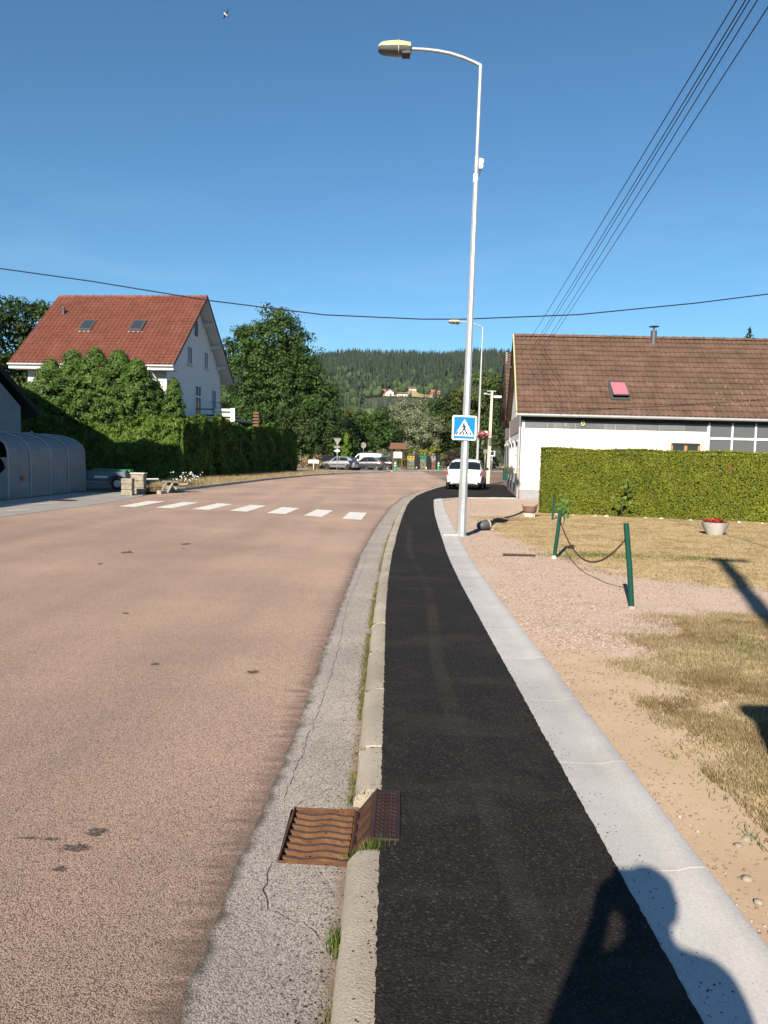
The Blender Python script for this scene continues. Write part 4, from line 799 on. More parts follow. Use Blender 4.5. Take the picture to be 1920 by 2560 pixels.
# roof: front slope tile by tile, back slope as a sheet
tiled(FB, wb, 'tileR', -.2, UB, -.31, 3.33, 4.5, 6.95, .2, .41, single=lambda r, c, w: c < 50 and r < 6)
m = MB(); FB.hexa(m, [(-.18, -.27, 3.25), (UB, -.27, 3.25), (UB, 4.5, 6.80), (-.18, 4.5, 6.80), (-.18, -.28, 3.31), (UB, -.28, 3.31), (UB, 4.5, 6.90), (-.18, 4.5, 6.90)]); m.build('roof_deck', MAT['dark'], wb)
m = MB(); FB.hexa(m, [(-.2, 4.5, 6.82), (UB, 4.5, 6.82), (UB, 9.5, 3.15), (-.2, 9.5, 3.15), (-.2, 4.5, 6.93), (UB, 4.5, 6.93), (UB, 9.5, 3.27), (-.2, 9.5, 3.27)]); m.build('rear_slope', MAT['tileR'], wb)
rm = MB(); V = []; F = []; K_ = 7
for i, (t, r_) in enumerate(((0, .115), (.40, .10), (.40, .125), (.44, .125))):
    for k in range(K_): q = math.pi*k/(K_-1); V.append((t, -r_*math.cos(q)*1.15, r_*math.sin(q)))
    if i:
        for k in range(K_-1): F.append(((i-1)*K_+k, (i-1)*K_+k+1, i*K_+k+1, i*K_+k))
rme = pyd('ridge_tile', V, F, True); rme.materials.append(MAT['tileR'])
for k in range(int(UB/.43)+1):
    o = bpy.data.objects.new('ridge_tile', rme); link(o, wb); a = FB.a.normalized(); o.matrix_basis = Matrix.Translation(FB(-.2+k*.43, 4.5, 6.955+random.uniform(-.006, .006))) @ Matrix.Rotation(math.atan2(a.y, a.x), 4, 'Z')
m = MB(); FB.hexa(m, [(-.25, -.33, 3.2), (-.205, -.33, 3.2), (-.205, 4.5, 6.80), (-.25, 4.5, 6.80), (-.25, -.33, 3.42), (-.205, -.33, 3.42), (-.205, 4.5, 7.05), (-.25, 4.5, 7.05)]); m.build('verge_board', MAT['cream'], wb)
m = MB(); FB.hexa(m, [(-.25, 4.52, 6.80), (-.205, 4.52, 6.80), (-.205, 9.5, 3.13), (-.25, 9.5, 3.13), (-.25, 4.52, 7.0), (-.205, 4.52, 7.0), (-.205, 9.5, 3.33), (-.25, 9.5, 3.33)]); m.build('verge_board', MAT['dark'], wb)
m = MB(); m.tube([FB(-.22, -.37, 3.29), FB(UB, -.37, 3.275)], .06, 10); m.build('gutter', MAT['zinc'], wb, True, angle=40)
m = MB(); m.tube([FB(-.1, -.37, 3.25), FB(-.08, -.25, 3.05), FB(-.07, -.08, 2.85), FB(-.07, -.08, 1.3)], .045, 8); m.build('downpipe', MAT['zinc'], wb, True, angle=40); m = MB(); m.tube([FB(-.07, -.08, 1.3), FB(-.07, -.08, .02)], .055, 8); m.build('downpipe_foot', MAT['plinthp'], wb, True, angle=40)
# gable towards the street: band, windows with lintels, sills and flower boxes
for k in range(3): bx(FB, 'gable_band', 'pinkband', wb, -.025, -.002, k*3.0+.006, (k+1)*3-.006, 2.72, 3.45)
for v0 in (1.6, 4.6, 7.0):
    w_ = bx(FB, 'window', 'glass', wb, -.012, -.003, v0, v0+1.0, 1.15, 2.3)
    bx(FB, 'window_sill', 'sill', w_, -.16, -.002, v0-.12, v0+1.12, 1.04, 1.12); bx(FB, 'lintel', 'sill', w_, -.10, -.002, v0-.1, v0+1.1, 2.31, 2.42); bx(FB, 'flower_box', 'dkplastic', w_, -.34, -.165, v0+.05, v0+.95, .98, 1.14)
    c = np.array([FB(-.25+random.gauss(0, .06), v0+.5+random.uniform(-.42, .42), 1.2+random.gauss(0, .05)) for _ in range(70)]); leaves('box_flowers', c, RNG.normal(size=c.shape)+[0, -.5, .5], .08, .07, MAT['leafW'], w_)
    for vv in (v0-.5, v0+1.02): bx(FB, 'shutter', 'pvc', w_, -.05, -.002, vv, vv+.48, 1.1, 2.32)
# roof window with pink blind, standing slightly open
sk = empty('roof_window', FB(3.72, .55, 0), 0, None, None); sk.parent = wb
bpy.data.objects.remove(sk)
def roofwin(f, par, u, v, z, dv, dz, w, l, open_, blind, name='roof_window'):
    Mx = slope_matrix(f, u, v, z, dv, dz); m = MB(); t = .06
    for c, d in (((w/2, t/2, .06), (w, t, .16)), ((w/2, l-t/2, .06), (w, t, .16)), ((t/2, l/2, .06), (t, l-2*t-.002, .16)), ((w-t/2, l/2, .06), (t, l-2*t-.002, .16))): m.box(c, d)
    m.V = [tuple(Mx @ Vector(q)) for q in m.V]; o = m.build(name, MAT['winframe'], par)
    m = MB(); m.box((w/2, l/2, .05), (w-2*t, l-2*t, .02)); m.V = [tuple(Mx @ Vector(q)) for q in m.V]; m.build('interior', MAT['dark'], o)
    R_ = Matrix.Translation((0, l-.06, .15)) @ Matrix.Rotation(open_, 4, 'X') @ Matrix.Translation((0, -(l-.06), 0)); m = MB(); s_ = .05
    for c, d in (((w/2, .05+s_/2, 0), (w-.06, s_, .04)), ((w/2, l-.08, 0), (w-.06, s_, .04)), ((.055, l/2, 0), (s_, l-.14, .04)), ((w-.055, l/2, 0), (s_, l-.14, .04))): m.box(c, d)
    m.V = [tuple(Mx @ R_ @ Vector(q)) for q in m.V]; m.build('sash', MAT['winframe'], o)
    m = MB(); m.box((w/2, l/2, 0), (w-.15, l-.2, .012)); m.V = [tuple(Mx @ R_ @ Vector(q)) for q in m.V]; m.build('pane', blind, o)
    m = MB(); m.box((w/2, -.08, .03), (w+.16, .16, .02)); m.V = [tuple(Mx @ Vector(q)) for q in m.V]; m.build('flashing', MAT['tileR'] if par is wb else MAT['zinc'], o); return o
n_ = math.hypot(4.95, 3.65); roofwin(FB, wb, 3.42, .45, 3.33+.76*TB*1.0+.03, 4.95/n_, 3.65/n_, .72, 1.25, -.10, MAT['pink'])
fl = MB(); p = FB(5.75, 4.2, 0); fl.lathe([(.13, 6.5), (.13, 7.25)], 14, (p.x, p.y, 0)); fo = fl.build('chimney_flue', MAT['drum'], wb, True, angle=40); m = MB(); m.lathe([(.03, 7.24), (.03, 7.40), (.22, 7.41), (.2, 7.44), (.05, 7.47)], 16, (p.x, p.y, 0)); m.build('rain_cap', MAT['drum'], fo, True, angle=40)
for r_ in range(5):    # snow hooks on the tiles
    for k in range(4):
        u = (7.2+k*.98 if r_ < 2 else 7.5+k*.98)+(r_ % 2)*.45; vv = -.3+.4*r_+.33; zz = 3.29+(vv+.47)*TB; m = MB(); q = FB(u, vv, zz); m.tube([q+Vector((0, 0, .02)), q+Vector((0, -.06, .06)), q+Vector((0, -.08, .13))], .009, 4); m.build('snow_hook', MAT['cream'], wb)
br = MB(); br.tube([FB(-.28, 4.5, 5.6), FB(-.5, 4.2, 5.75), FB(-.5, 4.2, 6.2)], .03, 6); [br.tube([FB(-.5, 4.2, 5.85+.1*k), FB(-.5, 4.05, 5.85+.1*k)], .03, 6) for k in range(4)]; br.build('wire_bracket', MAT['galvd'], wb)
claim(wb)
for ch_ in list(wb.children): pass
# --- second house along the street, behind the first
FC = Frame(FB(.12, 9.3, 0), (.9994, -.0349), (.111, .994)); sh = empty('rear_house', FC(0, 0, 0), 0, 'white house with dark verge boards behind the long white building', 'building')
shell_walls(FC, 'wall', 'white', sh, 11, 8.6, 3.75, 7.05); bx(FC, 'plinth', 'plinthp', sh, -.03, -.002, .0, 8.6, 0, .75); bx(FC, 'gable_band', 'pinkband', sh, -.025, -.003, .01, 8.59, 2.75, 3.75)
tiled(FC, sh, 'tileR', -.35, 11, -.5, 3.75, 4.3, 7.35, .22, .4)
m = MB(); FC.hexa(m, [(-.3, 4.3, 7.15), (11, 4.3, 7.15), (11, 9.1, 3.6), (-.3, 9.1, 3.6), (-.3, 4.3, 7.3), (11, 4.3, 7.3), (11, 9.1, 3.75), (-.3, 9.1, 3.75)]); m.build('rear_slope', MAT['tileR'], sh)
for (v0, z0, v1, z1) in ((-.55, 3.5, 4.3, 7.1), (4.32, 7.1, 9.1, 3.5)): m = MB(); FC.hexa(m, [(-.42, v0, z0), (-.355, v0, z0), (-.355, v1, z1), (-.42, v1, z1), (-.42, v0, z0+.3), (-.355, v0, z0+.3), (-.355, v1, z1+.3), (-.42, v1, z1+.3)]); m.build('verge_board', MAT['dark'], sh)
for v0 in (1.0, 4.0, 6.6):
    w_ = bx(FC, 'window', 'glass', sh, -.012, -.003, v0, v0+1.0, 1.2, 2.35); bx(FC, 'window_sill', 'sill', w_, -.16, -.002, v0-.12, v0+1.12, 1.08, 1.16); bx(FC, 'lintel', 'sill', w_, -.10, -.002, v0-.1, v0+1.1, 2.36, 2.46)
m = MB(); m.tube([FC(-.12, -.2, 3.6), FC(-.12, -.12, .1)], .05, 8); m.build('downpipe', MAT['zinc'], sh, True); m = MB(); m.tube([FC(-.1, 4.3, 6.3), FC(-.75, 3.4, 7.3)], .035, 6); m.build('steel_arm', MAT['terra'], sh); m = MB(); m.box(FC(-.28, .1, .75), (.22, .22, .42)); m.build('water_butt', MAT['green'], sh)
m = MB(); m.box(FC(-.62, 6.5, 5.2), (.45, .1, .12)); m.build('wall_lamp', MAT['whitep'], sh); claim(sh)

# --- house with the red roof on the left
FH = Frame((-13.45-.9934*9, 48+.115*9, 0), (.9934, -.115), (.115, .9934)); hs_ = empty('red_roof_house', FH(9, 0, 0), 0, 'large white house with steep red tiled roof behind the thuja trees', 'house')
SL = (11.85-6.75)/5.8; shell_walls(FH, 'wall', 'white2', hs_, 9, 10, 7.2, 11.55)
tiled(FH, hs_, 'tileL', -.75, 9.75, -.82, 6.75, 5.0, 11.85, .3, .33, roll=.06)
m = MB(); FH.hexa(m, [(-.75, -.8, 6.62), (9.75, -.8, 6.62), (9.75, 5, 11.70), (-.75, 5, 11.70), (-.75, -.8, 6.73), (9.75, -.8, 6.73), (9.75, 5, 11.82), (-.75, 5, 11.82)]); m.build('roof_deck', MAT['soffit'], hs_)
m = MB(); FH.hexa(m, [(-.75, 5, 11.68), (9.75, 5, 11.68), (9.75, 10.8, 6.60), (-.75, 10.8, 6.60), (-.75, 5, 11.78), (9.75, 5, 11.78), (9.75, 10.8, 6.72), (-.75, 10.8, 6.72)]); m.build('rear_deck', MAT['soffit'], hs_)
m = MB(); FH.hexa(m, [(-.75, 5, 11.79), (9.78, 5, 11.79), (9.78, 10.82, 6.73), (-.75, 10.82, 6.73), (-.75, 5, 11.87), (9.78, 5, 11.87), (9.78, 10.82, 6.80), (-.75, 10.82, 6.80)]); m.build('rear_tiles', MAT['tileL'], hs_)
for (v0, z0, v1, z1) in ((-.83, 6.66, 5, 11.79), (5, 11.79, 10.83, 6.66)): m = MB(); FH.hexa(m, [(9.755, v0, z0), (9.80, v0, z0), (9.80, v1, z1), (9.755, v1, z1), (9.755, v0, z0+.15), (9.80, v0, z0+.15), (9.80, v1, z1+.15), (9.755, v1, z1+.15)]); m.build('verge_tile_edge', MAT['dark'], hs_)
bx(FH, 'fascia', 'pvc', hs_, -.75, 9.75, -.83, -.79, 6.42, 6.62); bx(FH, 'eave_soffit', 'soffit', hs_, -.75, 9.75, -.79, -.0, 6.42, 6.46)
m = MB(); m.tube([FH(-.78, -.9, 6.68), FH(9.78, -.9, 6.66)], .075, 8); m.build('gutter', MAT['zinc'], hs_, True, angle=40); m = MB(); m.tube([FH(8.2, -.85, 6.6), FH(8.3, -.5, 6.3), FH(8.4, -.08, 5.9), FH(8.4, -.08, 3)], .05, 8); m.build('downpipe', MAT['pvc'], hs_, True)
for k in range(25): m = MB(); q0, q1 = FH(-.75+k*.42, 5, 11.9), FH(-.75+k*.42+.43, 5, 11.9); m.tube([q0, q0.lerp(q1, .85), q1], [.10, .10, .125], 8); m.build('ridge_tile', MAT['tileL'], hs_, True, angle=50)
for v0 in (2.2, 3.7, 6.35, 7.85, 9.3):    # purlin ends under the gable overhang
    zr = (6.60+(v0+.8)*SL if v0 < 5 else 6.60+(10.8-v0)*SL)-.03; m = MB(); FH.hexa(m, [(9.001, v0-.09, zr-.42), (9.55, v0-.09, zr-.30), (9.55, v0+.09, zr-.30), (9.001, v0+.09, zr-.42), (9.001, v0-.09, zr-.12), (9.72, v0-.09, zr-.12), (9.72, v0+.09, zr-.12), (9.001, v0+.09, zr-.12)]); m.build('purlin_end', MAT['soffit'], hs_)
def hwin(v0, v1, z0, z1, glass='glassb', sill=True, name='window'):
    w_ = bx(FH, name, glass, hs_, 9.002, 9.012, v0+.05, v1-.05, z0+.05, z1-.05)
    for a in ((9.001, 9.05, v0, v0+.055, z0, z1), (9.001, 9.05, v1-.055, v1, z0, z1), (9.001, 9.048, v0+.056, v1-.056, z1-.055, z1), (9.001, 9.048, v0+.056, v1-.056, z0, z0+.055), (9.001, 9.046, (v0+v1)/2-.03, (v0+v1)/2+.03, z0+.056, z1-.056)): bx(FH, 'window_frame', 'pvc', w_, *a)
    if sill: bx(FH, 'window_sill', 'sill', w_, 9.001, 9.12, v0-.08, v1+.08, z0-.07, z0-.001)
    return w_
hwin(3.4, 4.2, 7.27, 8.47); hwin(6.54, 7.3, 7.35, 8.53); w_ = hwin(4.85, 5.95, 3.9, 6.05, sill=False, name='door'); bx(FH, 'door_panel', 'woodl', w_, 9.013, 9.03, 5.0, 5.8, 4.0, 5.0); bx(FH, 'door_transom', 'pvc', w_, 9.014, 9.06, 4.91, 5.89, 5.25, 5.36); hwin(8.15, 9.05, 3.9, 6.05, sill=False, name='door')
m = MB(); pts = [(-.28, -.55), (.28, -.55)]+[(.28*math.cos(q), .25+.28*math.sin(q)) for q in np.linspace(0, math.pi, 9)]; n = len(pts); V = [FH(9.002, 5.0+p[0], 9.85+p[1]) for p in pts]+[FH(9.03, 5.0+p[0], 9.85+p[1]) for p in pts]; m.add(V, [tuple(range(n)), tuple(range(2*n-1, n-1, -1))]+[(i, (i+1) % n, n+(i+1) % n, n+i) for i in range(n)]); m.build('arched_window', MAT['slate'], hs_)
for u0 in (1.2, 4.2): 
    w_ = bx(FH, 'front_window', 'glassb', hs_, u0, u0+1.1, -.012, -.002, 4.2, 5.6); bx(FH, 'window_sill', 'sill', w_, u0-.1, u0+1.2, -.12, -.001, 4.1, 4.18)
for (u, v) in ((2.35, 1.85), (5.73, 1.85)): roofwin(FH, hs_, u, v, 6.75+(v+.82)*SL*.998, 5.82/math.hypot(5.82, 5.1), 5.1/math.hypot(5.82, 5.1), .85, 1.15, 0, MAT['glassb'])
q = FH(.55, 3.3, 0); m = MB(); m.lathe([(.08, 9.9), (.08, 10.75), (.13, 10.76), (.13, 10.86), (.05, 10.9)], 10, (q.x, q.y, 0)); m.build('vent_pipe', MAT['drum'], hs_, True, angle=40)
for r_ in range(3):
    for k in range(24):
        u = -.5+k*.43+(r_ % 2)*.2; vv = -.45+.35*r_; zz = 6.75+(vv+.82)*SL
        if k < 6 or k > 18: q = FH(u, vv, zz); m = MB(); m.tube([q, q+Vector((0, -.05, .07)), q+Vector((0, -.06, .15))], .012, 4); m.build('snow_hook', MAT['tileL'], hs_)
bx(FH, 'terrace', 'plinth', hs_, 9.001, 11.6, 5.0, 9.8, 3.72, 3.88)
for a in ((10.35, 11.6, 4.9, 5.0, 4.0, 4.22), (10.35, 11.6, 4.9, 5.0, 4.34, 4.50), (11.45, 11.75, 4.88, 5.02, 3.6, 4.54)): bx(FH, 'parapet_board', 'pvc', hs_, *a)
for a in ((9.02, 10.34, 4.92, 4.96, 4.42, 4.49), (9.02, 10.34, 4.92, 4.96, 4.0, 4.1)): bx(FH, 'railing', 'dark', hs_, *a)
for u in (9.2, 10.6): bx(FH, 'terrace_pillar', 'white2', hs_, u, u+.2, 5.2, 5.4, 0, 3.72)
for k in range(5): bx(FH, 'wooden_step', 'wood', hs_, 12.0, 12.4, 8.4, 8.8, 3.5+k*.22, 3.64+k*.22)
claim(hs_)
ar = MB(); q = FH(10.2, 7.0, 3.86); ar.tube([q, q+Vector((0, 0, 1.2))], .025, 6); ar.tube([q+Vector((-.9, 0, 1.2)), q+Vector((.9, .2, 1.1))], .02, 5); ar.tube([q+Vector((0, 0, .3)), q+Vector((.7, .2, 1.1))], .02, 5); ar.tube([q+Vector((0, 0, .3)), q+Vector((-.7, 0, 1.15))], .02, 5); tag(ar.build('clothes_airer', MAT['drum']), 'thin dark clothes airer on the terrace of the red roofed house', 'clothes airer')

# --- barn gable at the left edge, and the tall neighbour house whose shadow falls over tent and hedge
FG = Frame((-22.5, 31, 0), (1, 0), (-.50, .87)); bn = empty('shade_grey_barn', (-18.5, 31, 0), 0, 'white barn coloured shade grey, with dark roof edge at the left frame edge', 'barn')
m = MB(); P = [(0, 0), (8.05, 0), (8.05, 3.2), (4.0, 7.9), (0, 3.2)]; m.add([FG(x, 0, z) for x, z in P]+[FG(x, 9, z) for x, z in P], [(0, 1, 2, 3, 4), (9, 8, 7, 6, 5), (1, 6, 7, 2), (0, 4, 9, 5), (0, 5, 6, 1)]); m.build('wall', MAT['plinth'], bn)  # wall colour is grey to stand for white in shade
for s_, pts in ((1, ((8.75, 3.05), (4.0, 8.45))), (-1, ((-.75, 3.05), (4.0, 8.45)))):
    (x0, z0), (x1, z1) = pts; m = MB(); m.add([FG(x, v, z+d) for d in (-.22, 0) for v in (-.5, 9.4) for x, z in pts], [(0, 1, 3, 2), (4, 6, 7, 5), (0, 4, 5, 1), (2, 3, 7, 6), (0, 2, 6, 4), (1, 5, 7, 3)]); m.build('roof', MAT['dark'], bn)
m = MB(); m.tube([(-15.6, 30.8, 1.2), (-13.9, 30.8, 2.2)], .07, 6); m.build('handrail', MAT['plinth'], bn); claim(bn)
nh = empty('neighbour_house', (-22, 12, 0), 0, 'tall pale house out of frame that shades the tent', 'house')
FN = Frame((-28, -2, 0), (1, 0), (0, 1)); m = MB(); FN.box(m, 0, 11.1, 0, 26.9, 0, 11.2); m.build('wall', MAT['white2'], nh); m = MB(); m.add([(-28.4, -2.5, 11.2), (-16.7, -2.5, 11.2), (-16.7, 25.3, 11.2), (-28.4, 25.3, 11.2), (-22.5, 3, 11.9), (-22.5, 19, 11.9), (-28.4, -2.5, 11.45), (-16.7, -2.5, 11.45), (-16.7, 25.3, 11.45), (-28.4, 25.3, 11.45)], [(3, 2, 1, 0), (0, 1, 7, 6), (1, 2, 8, 7), (2, 3, 9, 8), (3, 0, 6, 9), (6, 7, 4), (7, 8, 5, 4), (8, 9, 5), (9, 6, 4, 5)]); m.build('roof', MAT['tileL'], nh)
for yy in (1, 5, 9, 13, 17, 21):
    for zz in (1.2, 4.6, 8.0): w_ = bx(FN, 'window', 'glassb', nh, 11.102, 11.112, yy+2, yy+3.1, zz, zz+1.4); bx(FN, 'window_sill', 'sill', w_, 11.101, 11.25, yy+1.9, yy+3.2, zz-.1, zz-.01)
claim(nh)
# ------------------------------------------------------------------ tent, trailer, gate pillars
tn = empty('garage_tent', (-12.95, 26.7, 0), 0, 'long grey tarpaulin garage tent in the shade by the barn', 'tent')
def arch(w, h, sh):
    P = [(w, 0), (w, sh*.5), (w*.985, sh), (w*.93, sh+(h-sh)*.35), (w*.75, sh+(h-sh)*.68), (w*.45, sh+(h-sh)*.9), (0, h)]; return P+[(-x, z) for x, z in P[-2::-1]]
AR = [-3.0, -1.5, 0, 1.5, 3.05]; NA = 6; V = []; F = []; ys_ = []
for i in range(len(AR)-1):
    for k in range(NA): ys_.append((AR[i]+(AR[i+1]-AR[i])*k/NA, k/NA))
ys_.append((AR[-1], 0)); prof = arch(1.5, 2.1, 1.48); np_ = len(prof)
for j, (yy, ph) in enumerate(ys_):
    sag = math.sin(ph*math.pi)
    for k, (x, z) in enumerate(prof):
        side = 1 if z < 1.5 else 0; wob = .03*fbm(x*3+yy, z*2, 1.2)
        V.append((x*(1-.06*sag)+wob*(1 if x > 0 else -1), yy, z*(1-(.07*sag if not side else 0))))
    if j: F += [((j-1)*np_+k, (j-1)*np_+k+1, j*np_+k+1, j*np_+k) for k in range(np_-1)]
m = MB(); m.add(V, F); m.build('cover', MAT['tent'], tn, True)
nb = len(ys_)-1; m = MB(); m.add([(x*.99, AR[-1], z) for x, z in prof], [tuple(range(np_))]); m.build('back_panel', MAT['tent'], tn)
for i, yy in enumerate(AR): m = MB(); m.tube([(x*1.008, yy, z*1.008) for x, z in prof], .026, 6, False); m.build('hoop', MAT['tentl'], tn, True)
m = MB(); V = []; F = []
for i in range(9):
    z = .0+i*.16; V += [(1.5, -3.02, z), (1.15+.1*math.sin(i*1.3)+.03*i, -3.05+.04*math.cos(i*2), z)]
    if i: F.append((2*i-2, 2*i-1, 2*i+1, 2*i))
m.add(V, F); m.tube([(1.25, -3.08, 1.42), (.5, -3.1, 1.62), (-.6, -3.1, 1.62), (-1.3, -3.06, 1.4)], [.09, .11, .11, .08], 8); m.build('rolled_flap', MAT['tent'], tn, True)
m = MB(); m.lathe([(.09, 0), (.09, .008)], 14); m.xf(Matrix.Translation((1.515, -1.95, .62)) @ Matrix.Rotation(rad(90), 4, 'Y')); m.build('orange_sticker', M('orange_print', (.45, .10, .05), .6, .3, 30), tn)
# flat trailer
tl = empty('flat_trailer', (-11.0, 31.2, 0), rad(8), 'low blue grey flatbed trailer behind the garage tent', 'trailer')
m = MB(); m.box((-.35, 0, .42), (2.1, 1.3, .06)); m.box((-.35, -.66, .58), (2.1, .03, .30)); m.box((-.35, .66, .58), (2.1, .03, .30)); m.build('load_bed', MAT['trailer'], tl); m = MB(); m.box((-1.41, 0, .58), (.03, 1.3, .3)); m.box((.71, 0, .62), (.03, 1.3, .36)); m.build('tailboard', MAT['trailer'], tl)
for s_ in (-.67, .67):
    w_ = MB(); w_.lathe([(.10, -.07), (.24, -.07), (.26, 0), (.24, .07), (.10, .07)], 18); w_.xf(Matrix.Translation((.45, s_*1.14, .27)) @ Matrix.Rotation(rad(90), 4, 'X')); o = w_.build('wheel', MAT['rubber'], tl, True, angle=40); m = MB(); m.lathe([(.02, -.078), (.14, -.075), (.14, .075), (.02, .078)], 14); m.xf(Matrix.Translation((.45, s_*1.14, .27)) @ Matrix.Rotation(rad(90), 4, 'X')); m.build('rim', MAT['galvd'], o)
    m = MB(); P = [(.45+.34*math.cos(q), .29+.32*math.sin(q)) for q in np.linspace(0, math.pi, 9)]; m.add([(x, s_*1.14+d, z) for x, z in P for d in (-.11, .11)], [(2*i, 2*i+1, 2*i+3, 2*i+2) for i in range(8)]); m.build('mudguard', MAT['tentl'], tl, True)
m = MB(); m.tube([(.7, 0, .42), (1.9, 0, .45)], .04, 6); m.tube([(-1.4, -.6, .35), (-.2, -.6, .30), (1.2, -.9, .28)], .02, 5); m.build('drawbar', MAT['galvd'], tl); m = MB(); m.box((-.2, -.69, .52), (.5, .01, .09)); m.build('number_plate', MAT['paper'], tl)
m = MB(); m.box((.1, .1, .75), (1.5, .7, .12), bev=.03); m.box((-.6, .2, .72), (.3, .9, .1)); m.build('tarpaulin_load', MAT['bing'], tl)
# car nose inside the tent mouth: dark saloon, built further down with the other cars
for (x, y, w, h, nm, lb) in ((-9.06, 27.5, .38, .60, 3, 'low stone gate pillar nearest the road, of stacked blocks'), (-9.02, 28.6, .46, .72, 3, 'taller stone gate pillar with flat cap behind the low one')):
    t = empty('gate_pillar', (x, y, .0), rad(4), lb, 'pillar', 'stone gate pillars')
    for k in range(nm): m = MB(); hh = h/nm; m.box((random.uniform(-.008, .008), 0, hh*(k+.5)), (w-.012*(k % 2), w, hh-.008), rz=random.uniform(-.02, .02), bev=.014); m.build('stone_block', MAT['stone'], t)
    if h > .65: m = MB(); m.box((0, 0, h+.03), (w+.06, w+.06, .05), bev=.01); m.build('cap_stone', MAT['palestone'], t)
for k, (x, y, z, d, rz, ry) in enumerate(((-8.2, 29.9, .42, (.62, .34, .05), .1, .03), (-8.35, 29.5, .22, (.08, .3, .45), .2, .5), (-8.12, 29.55, .2, (.08, .3, .42), .1, .5), (-7.95, 30.6, .3, (.7, .4, .06), -.2, -.1), (-8.3, 30.2, .2, (.5, .5, .35), .3, 0))):
    m = MB(); m.box((0, 0, 0), d, bev=.01); o = m.build('stone_slab', MAT['stone'] if k != 0 else MAT['greywood'], None, loc=(x, y, z), rot=(0, ry, rz)); tag(o, ('weathered board lying level on the stones beside the gate pillars', 'leaning stone slab closest to the taller gate pillar', 'second leaning stone slab beside the gate pillars', 'flat stone slab farthest behind the gate pillars', 'square stone block under the weathered board')[k], 'slab', 'stone slabs by the gate')
c = np.stack([RNG.uniform(-8.75, -7.9, 42), RNG.uniform(31.3, 34.3, 42), RNG.uniform(.35, .75, 42)], 1); da = empty('daisies', (-8.4, 33, .1), 0, 'clump of white daisies at the foot of the left hedge', 'flowers'); leaves('flowers', c-[-8.4, 33, .1], RNG.normal(size=c.shape)*.3+[.2, -.8, .7], .065, .065, MAT['daisy'], da, fold=.02)['kind'] = 'stuff'
m = MB(); [m.tube([(q[0]+8.4+random.uniform(-.1, .1), q[1]-33, .0), (q[0]+8.4, q[1]-33, q[2]-.1)], .007, 3) for q in c]; m.build('stems', MAT['leafA'], da)

